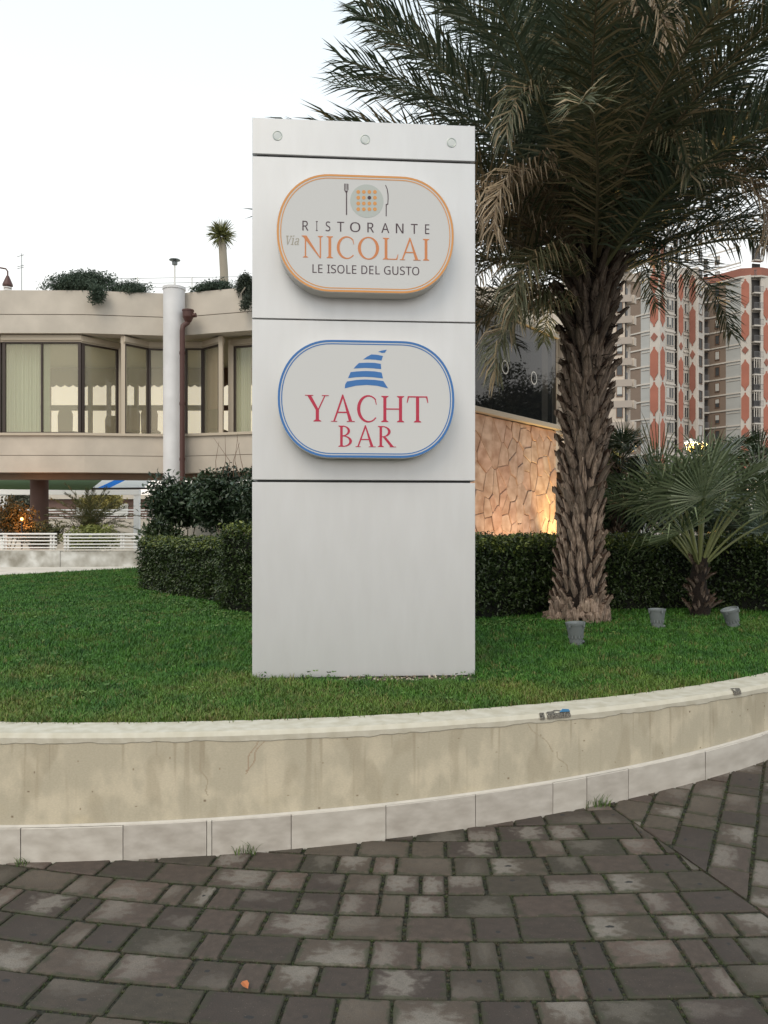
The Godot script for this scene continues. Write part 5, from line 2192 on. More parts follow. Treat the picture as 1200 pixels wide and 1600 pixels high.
	# dry and hanging leaves that show in front: azimuth, start angle, droop, length
	for q in [[-0.95, 0.85, 2.5, 2.4, dead, 3.5], [-1.3, 0.5, 1.9, 2.1, olive, 3.3], [0.85, 1.15, 3.0, 2.9, olive, 3.7], [0.98, 1.05, 2.85, 2.6, dead, 3.6], [-0.12, 1.3, 2.7, 2.9, dead, 4.0], [-2.2, 0.2, 1.6, 2.0, dead, 3.3], [-1.55, 0.3, 1.7, 2.0, olive, 3.2], [0.35, 1.1, 2.6, 1.9, olive, 3.7], [-0.75, 0.5, 2.2, 1.6, olive, 3.3], [-0.5, 1.15, 2.6, 2.6, olive, 3.8], [1.3, 1.0, 2.1, 2.6, olive, 3.9], [-0.7, 0.95, 2.7, 2.2, dead, 3.6], [-1.1, 0.75, 2.4, 2.5, dead, 3.4], [-1.75, 0.3, 1.9, 1.8, olive, 3.1], [-0.95, 0.2, 1.9, 1.5, olive, 3.05], [0.7, 0.9, 2.7, 2.2, dead, 3.6]]:
		var az: float = q[0]
		var out := Vector3(sin(az), 0, cos(az))
		var o: Vector3 = (axis.call(q[5]) as Vector3) + out * float(girth.call(q[5])) * 0.7
		g = frond(r, q[3], q[1], q[2], 130, 0.48, q[4], 0.0145, 1.2)
		var f := MeshInstance3D.new()
		f.mesh = g.mesh()
		f.material_override = M.frond
		f.name = "frond"
		root.add_child(f, true)
		f.transform = Transform3D(Basis(Vector3.UP, az), o - root.position)
		if q[4] == dead:
			f.set_meta("label", "dry tan hanging leaf of the palm")


func fan_palm(called: String, label: String, foot: Vector3, trunk_h: float, trunk_r: float, leaves: int, stalk: float, radius: float, tint: Array, s: int, e_low := 0.1) -> Node3D:
	var root := thing(called, foot, label, "tree", "fan palms in the garden")
	var r := rnd(s)
	var g := Geo.new()
	var n := 7
	var pts := []
	var rad := []
	for k in n:
		pts.append(foot + Vector3(0.02 * sin(k * 1.3), trunk_h * k / (n - 1.0), 0))
		rad.append(trunk_r * (1.15 - 0.3 * k / (n - 1.0)))
	g.tube(pts, rad, 12)
	var trunk := put(g, "trunk", M.bark_dark, root)
	var sh := [leaf_base(r, 0.06, 0.16, 0.05, 0.6).mesh(), leaf_base(r, 0.05, 0.2, 0.08, 0.5).mesh(), leaf_base(r, 0.055, 0.13, 0.03, 0.7).mesh()]
	for i in int(trunk_h * trunk_r * 900):
		var y := trunk_h * r.randf_range(0.05, 1.0)
		var az := i * 2.39996
		var out := Vector3(sin(az), 0, cos(az))
		share(sh[i % 3], "leaf_base", M.bark, trunk, Transform3D((Basis(Vector3.UP.cross(out), Vector3.UP, out) * Basis(Vector3.RIGHT, r.randf_range(-0.1, 0.7))).scaled_local(Vector3.ONE * r.randf_range(0.5, 0.95)), foot + Vector3(0, y - 0.05, 0) + out * trunk_r * 0.9))
	for i in leaves:
		var u := (i + 0.5) / leaves
		var az := i * 2.39996 + r.randf_range(-0.3, 0.3)
		var e0 := lerpf(1.45, e_low, pow(u, 0.9)) + r.randf_range(-0.16, 0.16)
		g = fan_leaf(r, stalk * r.randf_range(0.75, 1.1), e0, radius * r.randf_range(0.85, 1.08), 40, tint)
		var f := MeshInstance3D.new()
		f.mesh = g.mesh()
		f.material_override = M.frond
		f.name = "fan_leaf"
		root.add_child(f, true)
		var out := Vector3(sin(az), 0, cos(az))
		f.transform = Transform3D(Basis(Vector3.UP, az), Vector3(0, trunk_h * lerpf(1.0, 0.86, u), 0) + out * trunk_r * 0.6)
	return root


# ---------------------------------------------------------------- leaves

func leaf_cluster(s: int, n: int, size: float, spread: float, narrow := 0.5) -> ArrayMesh:
	var r := rnd(s)
	var g := Geo.new()
	for k in n:
		var o := Vector3(r.randf_range(-1, 1), r.randf_range(-1, 1), r.randf_range(-1, 1)) * spread
		var b := Basis.from_euler(Vector3(r.randf_range(-1.2, 1.2), r.randf() * TAU, r.randf_range(-0.8, 0.8)))
		var l := size * r.randf_range(0.7, 1.15)
		var w := l * narrow * 0.5
		var p0 := o
		var p1 := o + b * Vector3(w, 0.12 * l, l * 0.5)
		var p2 := o + b * Vector3(0, 0.04 * l, l)
		var p3 := o + b * Vector3(-w, 0.12 * l, l * 0.5)
		g.tri(p0, p1, p2)
		g.tri(p0, p2, p3)
	return g.mesh()


func shade_of(r: RandomNumberGenerator, lo: Color, hi: Color) -> Color:
	return lo.lerp(hi, r.randf())


# clipped hedge along a line in plan
func hedge(called: String, label: String, line: Array, thick: float, top: float, s: int, lo: Color, hi: Color, tip: Color, round_end := 0.0) -> void:
	var mid: Vector2 = line[line.size() / 2]
	var root := thing(called, w3(mid, lawn_y(mid.y)), label, "hedge", "clipped hedges round the lawn")
	var inner := []
	for p in line:
		inner.append(p)
	# dark inner mass of twigs
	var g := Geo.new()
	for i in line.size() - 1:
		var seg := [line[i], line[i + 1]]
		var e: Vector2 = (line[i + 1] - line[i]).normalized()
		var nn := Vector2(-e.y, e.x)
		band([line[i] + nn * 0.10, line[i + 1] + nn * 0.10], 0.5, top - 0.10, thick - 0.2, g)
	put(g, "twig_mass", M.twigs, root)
	var r := rnd(s)
	var f := FastNoiseLite.new()
	f.seed = s
	f.frequency = 1.6
	f.fractal_octaves = 3
	var places := []
	var cols := []
	for i in line.size() - 1:
		var a: Vector2 = line[i]
		var b: Vector2 = line[i + 1]
		var e := (b - a).normalized()
		var nn := Vector2(-e.y, e.x)
		var l := a.distance_to(b)
		var y0 := lawn_y(a.y)
		var faces := [[l * (top - y0), 0], [l * thick, 1], [l * (top - y0) * 0.5, 2]]
		if i == 0:
			faces.append([thick * (top - y0), 3])
		if i == line.size() - 2:
			faces.append([thick * (top - y0), 4])
		for fc in faces:
			for k in int(fc[0] * 900):
				var u := r.randf() * l
				var y := lerpf(y0 + 0.02, top, r.randf())
				var dpt := 0.0
				if fc[1] == 1:
					dpt = r.randf() * thick
					y = top
				elif fc[1] == 2:
					dpt = thick
				elif fc[1] == 3:
					u = 0.0
					dpt = r.randf() * thick
				elif fc[1] == 4:
					u = l
					dpt = r.randf() * thick
				var q := a + e * u + nn * dpt
				var bump := f.get_noise_3d(q.x, y, q.y) * 0.07 - 0.03 + (-0.06 * r.randf() if r.randf() < 0.6 else 0.0)
				# rounded shoulders, undercut foot
				var edge := smoothstep(0.14, 0.0, top - y)
				if fc[1] == 0:
					q += -nn * (bump - 0.06 * edge * edge - 0.05 * smoothstep(0.3, 0.0, y - y0))
				elif fc[1] == 2:
					q += nn * bump
				elif fc[1] == 3:
					q += -e * (bump - 0.05 * edge)
				elif fc[1] == 4:
					q += e * (bump - 0.05 * edge)
				else:
					y += bump * 0.7 + (0.05 * r.randf() if r.randf() < 0.12 else 0.0) - 0.05 * smoothstep(0.12, 0.0, minf(dpt, thick - dpt))
				places.append(Transform3D(Basis.from_euler(Vector3(r.randf_range(-0.7, 0.7), r.randf() * TAU, r.randf_range(-0.7, 0.7))).scaled(Vector3.ONE * r.randf_range(0.75, 1.25)), w3(q, y)))
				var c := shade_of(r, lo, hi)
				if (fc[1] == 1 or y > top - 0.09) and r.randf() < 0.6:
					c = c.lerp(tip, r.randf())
				cols.append(c)
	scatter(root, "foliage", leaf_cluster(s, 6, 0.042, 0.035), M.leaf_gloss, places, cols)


# loose shrub or crown: leaf clumps spread through a set of uneven lobes
func lobes(parent: Node, called: String, mid: Vector3, size: Vector3, n_lobes: int, n: int, cluster: Mesh, m: Material, s: int, lo: Color, hi: Color, scale := 1.0, flat_bottom := -0.6) -> void:
	var r := rnd(s)
	var places := []
	var cols := []
	var lob := []
	for k in n_lobes:
		var v := Vector3(r.randfn(), r.randfn(), r.randfn()).normalized() * pow(r.randf(), 0.45)
		v.y = maxf(v.y, flat_bottom)
		lob.append([mid + v * size * 0.72, size * r.randf_range(0.26, 0.46), r.randf()])
	for i in n:
		var l: Array = lob[r.randi() % n_lobes]
		var v := Vector3(r.randfn(), r.randfn(), r.randfn()).normalized() * pow(r.randf(), 0.28)
		var p: Vector3 = l[0] + v * l[1]
		places.append(Transform3D(Basis.from_euler(Vector3(r.randf_range(-0.9, 0.9), r.randf() * TAU, r.randf_range(-0.9, 0.9))).scaled(Vector3.ONE * scale * r.randf_range(0.7, 1.3)), p))
		cols.append(lo.lerp(hi, clampf(0.55 * float(l[2]) + 0.55 * r.randf() - 0.05, 0.0, 1.0)))
	scatter(parent, called, cluster, m, places, cols)


func shrub(called: String, label: String, category: String, mid: Vector3, size: Vector3, n_lobes: int, n: int, leaf: float, s: int, lo: Color, hi: Color, base_y: float, stems: int, group := "", m: Material = null, narrow := 0.5) -> Node3D:
	var root := thing(called, Vector3(mid.x, base_y, mid.z), label, category, group)
	var r := rnd(s + 7)
	for k in stems:
		var g := Geo.new()
		var top := mid + Vector3(r.randf_range(-0.6, 0.6) * size.x, r.randf_range(-0.2, 0.3) * size.y, r.randf_range(-0.5, 0.5) * size.z)
		var foot := Vector3(mid.x + r.randf_range(-0.35, 0.35) * size.x, base_y - 0.05, mid.z + r.randf_range(-0.3, 0.3) * size.z)
		var th := 0.012 + 0.02 * size.y * 0.5
		g.tube([foot, foot.lerp(top, 0.4) + Vector3(r.randf_range(-0.08, 0.08), 0, r.randf_range(-0.05, 0.05)), top], [th, th * 0.8, th * 0.35], 6)
		put(g, "stem", M.stem_pale, root)
	lobes(root, "foliage", mid, size, n_lobes, n, leaf_cluster(s, 7, leaf, leaf * 1.1, narrow), m if m else M.leaf_gloss, s + 1, lo, hi)
	return root


func hedges() -> void:
	var lo := Color(0.010, 0.022, 0.006)
	var hi := Color(0.060, 0.095, 0.026)
	var tip := Color(0.20, 0.24, 0.045)
	hedge("hedge", "low dark clipped hedge left of the sign, its rounded end standing on the lawn", [pl(213, 11.3), pl(228, 10.9), pl(290, 9.9), pl(345, 9.25)], 1.0, 1.37, 301, lo, hi, tip)
	hedge("hedge", "taller clipped hedge block disappearing behind the sign's left edge", [pl(337, 8.6), pl(395, 8.15), pl(480, 7.9)], 0.9, 1.55, 302, lo, hi, tip)
	hedge("hedge", "long dark clipped hedge behind the big palm on the right side of the lawn", [pl(560, 7.75), pl(743, 7.75), pl(850, 8.2), pl(950, 8.55), pl(1100, 8.65), pl(1200, 8.4), pl(1330, 8.0)], 0.95, 1.425, 303, lo, hi, tip)


func shrubs_and_palms() -> void:
	var dk := Color(0.012, 0.025, 0.012)
	var dk2 := Color(0.045, 0.075, 0.035)
	# glossy shrubs against the building, left
	var r := rnd(5)
	shrub("laurel_shrub", "dark glossy shrub with a pale bare stem, in front of the white column", "shrub", at(275, 787, 13.2) , Vector3(0.62, 0.50, 0.5), 26, 1500, 0.085, 401, dk, dk2, 0.66, 5, "dark shrubs behind the left hedge")
	shrub("laurel_shrub", "dark glossy shrub right of the drainpipe, twigs standing above it", "shrub", at(345, 785, 12.6), Vector3(0.62, 0.56, 0.5), 26, 1500, 0.085, 402, dk, dk2, 0.66, 4, "dark shrubs behind the left hedge")
	shrub("laurel_shrub", "dark glossy shrub half hidden by the sign's left edge", "shrub", at(405, 790, 12.0), Vector3(0.6, 0.62, 0.5), 24, 1300, 0.085, 403, dk, dk2, 0.66, 4, "dark shrubs behind the left hedge")
	shrub("low_shrub", "small leafy shrub between the left hedge and the beige planter", "shrub", at(252, 832, 12.6), Vector3(0.28, 0.2, 0.25), 10, 260, 0.07, 404, dk, Color(0.06, 0.09, 0.03), 0.66, 2)
	# bare twigs over the shrub
	for k in 7:
		var g := Geo.new()
		var o := at(338 + k * 9, 745, 12.6)
		g.tube([o, o + Vector3(r.randf_range(-0.1, 0.06), 0.25, 0), o + Vector3(r.randf_range(-0.25, 0.1), 0.5 + 0.2 * r.randf(), 0)], [0.006, 0.004, 0.002], 4)
		tag(put(g, "bare_twig", M.wood_dark), "bare twig above the shrubs, %s of seven from the left" % ["first", "second", "third", "fourth", "fifth", "sixth", "last"][k], "twig", "bare twigs above the shrubs")
	# beige planter behind the hedge
	var g := band([pl(262, 14.2), pl(350, 13.9), pl(430, 13.9)], 0.5, 1.74, 0.3)
	tag(put(g, "planter_box", M.stucco), "beige plaster planter wall seen between hedge and shrubs", "planter")
	# cycad under the building
	var cyc := thing("cycad", at(142, 838, 17.9), "cycad with arching feather leaves under the building, behind the white railing", "plant")
	var rr := rnd(44)
	var tint := [Color(0.045, 0.06, 0.022), Color(0.12, 0.12, 0.05), Color(0.14, 0.10, 0.05)]
	for i in 34:
		var s := i / 34.0
		var e0 := lerpf(1.45, 0.25, s)
		var q := frond(rr, rr.randf_range(1.0, 1.3), e0, lerpf(0.6, 1.3, s), 56, 0.17, tint, 0.014, 0.15)
		var f := MeshInstance3D.new()
		f.mesh = q.mesh()
		f.material_override = M.frond
		f.name = "frond"
		cyc.add_child(f, true)
		f.transform = Transform3D(Basis(Vector3.UP, i * 2.39996), Vector3(0, 0.02, 0))
	g = Geo.new()
	g.tube([cyc.position + Vector3(0, -0.8, 0), cyc.position + Vector3(0, 0.05, 0)], [0.17, 0.14], 10)
	put(g, "trunk", M.bark_dark, cyc)
	shrub("variegated_shrub", "yellow green variegated shrub trimmed low behind the white railing", "shrub", at(143, 846, 17.2), Vector3(0.72, 0.36, 0.3), 24, 1400, 0.05, 405, Color(0.10, 0.13, 0.03), Color(0.42, 0.45, 0.14), 0.7, 4, "", M.leaf_matt)
	shrub("brown_shrub", "brownish loose shrub behind the railing, left of the round pillar", "shrub", at(14, 815, 17.5), Vector3(0.75, 0.55, 0.4), 22, 900, 0.07, 406, Color(0.03, 0.035, 0.012), Color(0.13, 0.09, 0.035), 0.7, 5, "", M.leaf_matt)
	shrub("olive_shrub", "olive green shrub at the foot of the round pillar", "shrub", at(68, 836, 17.4), Vector3(0.42, 0.32, 0.3), 14, 500, 0.06, 407, Color(0.025, 0.035, 0.012), Color(0.09, 0.09, 0.03), 0.7, 3, "", M.leaf_matt)
	# roof garden
	var rosemary_lo := Color(0.03, 0.055, 0.035)
	var rosemary_hi := Color(0.085, 0.125, 0.085)
	shrub("roof_shrub", "trailing grey green shrub on the roof edge, widest of the roof plants", "shrub", at(125, 445, 17.9), Vector3(0.95, 0.30, 0.35), 30, 2000, 0.075, 408, rosemary_lo, rosemary_hi, 6.6, 5, "plants on the roof", M.leaf_matt, 0.3)
	shrub("roof_shrub", "thin end of trailing roof greenery just left of the white column", "shrub", at(196, 453, 17.9), Vector3(0.62, 0.16, 0.28), 16, 700, 0.07, 409, rosemary_lo, rosemary_hi, 6.6, 3, "plants on the roof", M.leaf_matt, 0.3)
	shrub("roof_shrub", "roof greenery at the foot of the little roof palm", "shrub", at(340, 452, 17.8), Vector3(0.62, 0.14, 0.3), 14, 620, 0.07, 410, rosemary_lo, rosemary_hi, 6.6, 3, "plants on the roof", M.leaf_matt, 0.3)
	shrub("roof_shrub", "dark roof shrub hanging over the parapet beside the sign", "shrub", at(388, 447, 17.4), Vector3(0.26, 0.36, 0.25), 12, 520, 0.07, 411, Color(0.015, 0.025, 0.015), Color(0.05, 0.07, 0.045), 6.6, 2, "plants on the roof", M.leaf_matt, 0.3)
	shrub("hanging_creeper", "creeper spilling from the roof shrub down over the parapet", "creeper", at(153, 462, 17.45), Vector3(0.22, 0.2, 0.12), 9, 240, 0.07, 412, rosemary_lo, rosemary_hi, 6.7, 1, "", M.leaf_matt, 0.3)
	shrub("hanging_creeper", "dark creeper tip hanging below the parapet top beside the sign", "creeper", at(384, 470, 17.1), Vector3(0.12, 0.24, 0.1), 7, 150, 0.06, 413, Color(0.015, 0.025, 0.015), Color(0.05, 0.07, 0.045), 6.7, 1, "", M.leaf_matt, 0.3)
	# yucca on the roof
	var foot := at(352, 452, 20.0)
	foot.y = 6.1
	var yuc := thing("roof_palm", foot, "small spiky palm with a thin leaning trunk on the roof", "tree")
	g = Geo.new()
	g.tube([foot, at(350, 425, 20.0), at(348, 392, 20.0), at(346, 372, 20.0)], [0.12, 0.105, 0.10, 0.085], 10)
	put(g, "trunk", M.stem_pale, yuc)
	g = Geo.new()
	g.tinted = true
	var top := at(346, 369, 20.0)
	for k in 330:
		var v := Vector3(rr.randfn(), rr.randfn() + 0.35, rr.randfn()).normalized()
		var l := rr.randf_range(0.3, 0.46)
		if v.y < -0.1:
			l *= 0.85
		var o := top + v * 0.05
		var p1 := o + v * l * 0.6
		var p2 := p1 + (v + Vector3.DOWN * rr.randf_range(0.1, 0.7)).normalized() * l * 0.4
		var wd := v.cross(Vector3(rr.randfn(), rr.randfn(), rr.randfn())).normalized() * 0.011
		g.col = shade_of(rr, Color(0.06, 0.075, 0.025), Color(0.22, 0.22, 0.08))
		g.quad(o - wd, o + wd, p1 + wd, p1 - wd)
		g.tri(p1 - wd, p1 + wd, p2)
	tag(put(g, "crown", M.frond, yuc), "", "", "", "stuff")
	# fan palms on the right
	var blue := [Color(0.065, 0.10, 0.045), Color(0.22, 0.265, 0.15), Color(0.22, 0.24, 0.10)]
	fan_palm("fan_palm", "fan palm with long stalks and a short shaggy trunk, before the hedge on the right", w3(pl(1093, 8.2), lawn_y(8.2)), 0.62, 0.085, 21, 0.95, 0.72, blue, 501, 0.7)
	fan_palm("fan_palm", "small dark fan palm standing just right of the big palm trunk", w3(pl(966, 13.5), 0.5), 2.2, 0.10, 22, 0.35, 0.5, [Color(0.02, 0.04, 0.018), Color(0.06, 0.085, 0.04), Color(0.08, 0.08, 0.04)], 502, -0.2)
	fan_palm("fan_palm", "fan palm rising behind the right end of the hedge, level with the lit lanterns", w3(pl(1152, 11.5), 0.5), 1.75, 0.10, 22, 0.5, 0.6, [Color(0.03, 0.055, 0.02), Color(0.10, 0.135, 0.06), Color(0.10, 0.10, 0.05)], 503, 0.0)
	fan_palm("fan_palm", "low pale fan palm at the right edge, in front of the white wall", w3(pl(1195, 11.0), 0.5), 0.6, 0.09, 14, 0.55, 0.55, [Color(0.08, 0.12, 0.085), Color(0.17, 0.22, 0.17), Color(0.12, 0.12, 0.06)], 504, 0.2)
	# dark mass of garden shrubs behind the hedge
	var gl := Color(0.010, 0.020, 0.008)
	var gh := Color(0.04, 0.065, 0.03)
	var spots := [[962, 800, 13.8, 0.55, 0.75, "dark shrub behind the hedge, just right of the palm trunk"], [1005, 775, 14.6, 0.6, 0.8, "dark shrub filling the gap left of the fan palm's leaves"], [1050, 790, 13.6, 0.6, 0.7, "dark shrub directly behind the stalks of the hedge's fan palm"], [1100, 810, 14.0, 0.6, 0.45, "low dark shrub under the lit lanterns"], [1150, 828, 13.4, 0.6, 0.32, "lowest dark shrub behind the hedge near the right edge"], [1215, 826, 13.2, 0.6, 0.35, "dark shrub cut by the right edge of the view"], [925, 790, 14.2, 0.5, 0.7, "dark shrub mostly hidden behind the palm trunk"]]
	for k in spots.size():
		var q: Array = spots[k]
		shrub("garden_shrub", q[5], "shrub", at(q[0], q[1], q[2]), Vector3(q[3], q[4], 0.5), 22, 1000, 0.075, 420 + k, gl, gh, 0.5, 4, "dark shrubs behind the right hedge")
	shrub("lamp_tinted_shrub", "shrub painted yellow green as if lamp lit, beside the palm trunk", "shrub", at(952, 738, 15.5), Vector3(0.32, 0.42, 0.3), 16, 700, 0.06, 430, Color(0.16, 0.17, 0.03), Color(0.45, 0.42, 0.10), 0.5, 3, "", M.leaf_matt)  # yellow lamp light is put into the leaf colours
	# broadleaf trees beside the garden, outside the frame to the right; the dark glass mirrors them
	for q in [[12.5, 14.6, 1.7, 401], [14.5, 17.3, 2.3, 402], [17.0, 20.6, 2.7, 403], [21.5, 23.5, 3.2, 404]]:
		var tree := thing("broadleaf_tree", Vector3(q[0], 0.45, -q[1]), ["small round broadleaf tree mirrored in the left of the dark glass", "larger broadleaf tree mirrored in the middle of the dark glass", "tall broadleaf tree mirrored in the right of the dark glass", "broadest broadleaf tree at the back of the garden on the right"][q[3] - 401], "tree", "broadleaf trees right of the garden")
		var h: float = q[2] * 1.25 + 1.0
		g = Geo.new()
		var o := tree.position
		g.tube([o, o + Vector3(0.05, h * 0.4, 0), o + Vector3(-0.05, h * 0.8, 0), o + Vector3(0.1, h * 1.2, 0)], [0.16, 0.13, 0.1, 0.04], 8)
		for k in 6:
			var a := TAU * k / 6.0
			g.tube([o + Vector3(0, h * 0.55 + 0.08 * k, 0), o + Vector3(cos(a) * q[2] * 0.6, h * 0.95 + 0.1 * k, sin(a) * q[2] * 0.6)], [0.06, 0.02], 6)
		put(g, "trunk", M.bark_dark, tree)
		lobes(tree, "crown", o + Vector3(0, h + 0.3, 0), Vector3(q[2], q[2] * 0.85, q[2]), 30, 2600, leaf_cluster(q[3], 8, 0.12, 0.16), M.leaf_matt, q[3] + 60, Color(0.02, 0.03, 0.012), Color(0.07, 0.075, 0.035))


func grass() -> void:
	var r := rnd(900)
	var f := FastNoiseLite.new()
	f.seed = 8
	f.frequency = 0.9
	f.fractal_octaves = 4
	var clumps := []
	for k in 2:
		var g := Geo.new()
		var n := 16 if k == 0 else 26
		var wide := 0.0028 if k == 0 else 0.0045
		var spread := 0.045 if k == 0 else 0.09
		for i in n:
			var a := r.randf() * TAU
			var o := Vector3(cos(a), 0, sin(a)) * spread * sqrt(r.randf())
			var b := r.randf() * TAU
			var lean := Vector3(cos(b), 0, sin(b))
			var h := r.randf_range(0.028, 0.062)
			var wd := lean.cross(Vector3.UP) * wide
			var bend_ := r.randf_range(0.15, 0.95)
			var p1 := o + Vector3.UP * h * 0.6 + lean * h * 0.2 * bend_
			var p2 := o + Vector3.UP * h * (1.0 - 0.25 * bend_) + lean * h * 0.75 * bend_
			g.quad(o - wd, o + wd, p1 + wd * 0.8, p1 - wd * 0.8)
			g.tri(p1 - wd * 0.8, p1 + wd * 0.8, p2)
		clumps.append(g.mesh())
	var near := []
	var near_c := []
	var far := []
	var far_c := []
	var edge := PackedVector2Array()
	for k in 53:
		edge.append(arc(lerpf(-1.2, 1.4, k / 52.0), BED_R - 0.215))
	for q in [Vector2(5.3, 11), Vector2(5.0, 17.1), Vector2(-4.15, 16.9), Vector2(-9.0, 11.3), Vector2(-8.0, 8.6)]:
		edge.append(q)
	var sign_box := PackedVector2Array([pl(394, 5.0), pl(743, 5.12), pl(735, 5.45), pl(402, 5.33)])
	for i in 60000:
		var d := 3.8 + 13.2 * pow(r.randf(), 1.75)
		var x := r.randf_range(-0.56, 0.56) * d
		var p := Vector2(x, d)
		if not Geometry2D.is_point_in_polygon(p, edge) or Geometry2D.is_point_in_polygon(p, sign_box):
			continue
		var n := f.get_noise_2d(p.x * 1.3, p.y * 1.3)
		var n2 := f.get_noise_2d(p.x * 5.0 + 50, p.y * 5.0)
		# thin, worn turf along the foot of the sign
		var worn := smoothstep(0.17, 0.05, absf(d - 4.99 - 0.06 * x)) * (0.5 + 0.5 * smoothstep(-0.45, -0.1, x)) * smoothstep(-0.86, -0.75, x) * smoothstep(0.75, 0.55, x)
		if worn > 0.3 and r.randf() < worn * 0.85:
			continue
		var c := Color(0.018, 0.080, 0.008).lerp(Color(0.06, 0.17, 0.016), clampf(0.5 + 0.9 * n2 + r.randf_range(-0.3, 0.3), 0, 1))
		# drier, yellower turf near the wall
		var dry := clampf(smoothstep(5.8, 4.2, d) * 0.7 + 1.0 * n - 0.1, 0.0, 1.0)
		c = c.lerp(Color(0.155, 0.185, 0.03), dry * 0.55)
		if r.randf() < 0.05 + 0.12 * dry:
			c = c.lerp(Color(0.20, 0.16, 0.06), 0.6)
		c = c * r.randf_range(0.88, 1.36)
		c.a = 1.0
		var big := d > 7.0
		var t := Transform3D(Basis.from_euler(Vector3(r.randf_range(-0.1, 0.1), r.randf() * TAU, 0)).scaled(Vector3(1, r.randf_range(0.7, 1.3) * (1.0 - 0.35 * worn), 1)), w3(p, lawn_y(d) - 0.003))
		if big:
			far.append(t)
			far_c.append(c)
		else:
			near.append(t)
			near_c.append(c)
	var root := thing("lawn_grass", Vector3(0, 0.57, -6.0), "short green grass of the raised lawn, yellower near the wall", "grass")
	root.set_meta("kind", "stuff")
	scatter(root, "grass_near", clumps[0], M.grass_blade, near, near_c)
	scatter(root, "grass_far", clumps[1], M.grass_blade, far, far_c)
	# weeds and clover along the foot of the hedges, a few taller tufts in the turf
	var weeds := []
	var weeds_c := []
	for i in 520:
		var p := Vector2.ZERO
		if i < 300:
			var q: Array = [[215, 10.9, 290, 9.5], [290, 9.5, 345, 8.75], [335, 8.5, 395, 7.9], [745, 7.5, 850, 7.9]][r.randi() % 4]
			p = pl(q[0], q[1]).lerp(pl(q[2], q[3]), r.randf()) + Vector2(r.randf_range(-0.15, 0.15), -0.35 * r.randf())
		else:
			var d := r.randf_range(4.2, 9.5)
			p = Vector2(r.randf_range(-0.5, 0.5) * d, d)
		if not Geometry2D.is_point_in_polygon(p, edge) or Geometry2D.is_point_in_polygon(p, sign_box):
			continue
		weeds.append(Transform3D(Basis.from_euler(Vector3(0, r.randf() * TAU, 0)).scaled(Vector3(1, 0.8, 1) * r.randf_range(0.5, 1.2)), w3(p, lawn_y(p.y) + 0.035)))
		weeds_c.append(shade_of(r, Color(0.03, 0.09, 0.015), Color(0.12, 0.20, 0.04)))
	scatter(root, "clover", leaf_cluster(77, 9, 0.022, 0.03, 0.8), M.leaf_matt, weeds, weeds_c)


# ---------------------------------------------------------------- small things

func uplight(px: float, py: float, d: float, turn: float, tip: float, label: String) -> void:
	var foot := w3(pl(px, d), lawn_y(d) + 0.01)
	var o := thing("lawn_uplight", Vector3.ZERO, label, "lamp", "grey uplights in the lawn")
	var s := 1.0
	var g := Geo.new()
	g.lathe([Vector2(0.0, -0.06), Vector2(0.035, -0.06), Vector2(0.04, 0.0), Vector2(0.048, 0.012), Vector2(0.054, 0.075), Vector2(0.0, 0.08)], 22)
	put(g, "base", M.lamp_grey, o)
	g = Geo.new()
	g.xf = Transform3D(Basis(Vector3(0, 0, 1), tip), Vector3(0, 0.062, 0))
	g.lathe([Vector2(0.0, 0.0), Vector2(0.052, 0.0), Vector2(0.06, 0.03), Vector2(0.073, 0.105), Vector2(0.077, 0.107), Vector2(0.079, 0.125), Vector2(0.07, 0.127), Vector2(0.066, 0.112), Vector2(0.0, 0.108)], 26)
	var head := put(g, "head", M.lamp_grey, o)
	# toothed collar and screws
	for k in 14:
		var a := TAU * k / 14.0
		g = Geo.new()
		g.xf = Transform3D(Basis(Vector3(0, 0, 1), tip), Vector3(0, 0.062, 0)) * Transform3D(Basis(Vector3.UP, a), Vector3.ZERO)
		g.cbox(Vector3(0, 0.014, 0.057), Vector3(0.011, 0.024, 0.008))
		put(g, "tooth", M.lamp_grey, head)
	for k in 4:
		var a := TAU * (k + 0.35) / 4.0
		g = Geo.new()
		g.xf = Transform3D(Basis(Vector3(0, 0, 1), tip), Vector3(0, 0.062, 0)) * Transform3D(Basis(Vector3.UP, a), Vector3.ZERO)
		g.cbox(Vector3(0, 0.108, 0.079), Vector3(0.014, 0.03, 0.01))
		put(g, "clip", M.lamp_grey, head)
	g = Geo.new()
	g.xf = Transform3D(Basis(Vector3(0, 0, 1), tip), Vector3(0, 0.062, 0))
	g.lathe([Vector2(0.065, 0.114), Vector2(0.03, 0.119), Vector2(0.0, 0.12)], 22)
	put(g, "lens", M.lamp_lens, head)
	g = Geo.new()
	g.tube([Vector3(0.05, 0.03, 0.0), Vector3(0.068, 0.035, 0.0)], [0.012, 0.012], 8)
	put(g, "pivot_screw", M.lamp_grey, o)
	o.position = foot
	o.rotation.y = turn
	o.scale = Vector3.ONE * s


func railing(label: String, a: Vector2, b: Vector2, y0: float, y1: float, n_rails: int, posts: Array, called := "railing") -> void:
	var root := thing(called, w3(a, y0), label, "railing")
	var t := face_frame(a, b)
	var l := a.distance_to(b)
	for k in n_rails:
		var y := lerpf(y0 + 0.04, y1, k / (n_rails - 1.0))
		var g := Geo.new()
		g.tube([t * Vector3(0, y, 0), t * Vector3(l, y, 0)], [0.02 if k == n_rails - 1 else 0.014, 0.02 if k == n_rails - 1 else 0.014], 8)
		put(g, "rail", M.white_paint, root)
	for p in posts:
		var g := Geo.new()
		g.xf = t
		g.box(Vector3(p - 0.018, y0 - 0.02, -0.05), Vector3(p + 0.018, y1 + 0.0, -0.015))
		put(g, "post", M.white_paint, root)


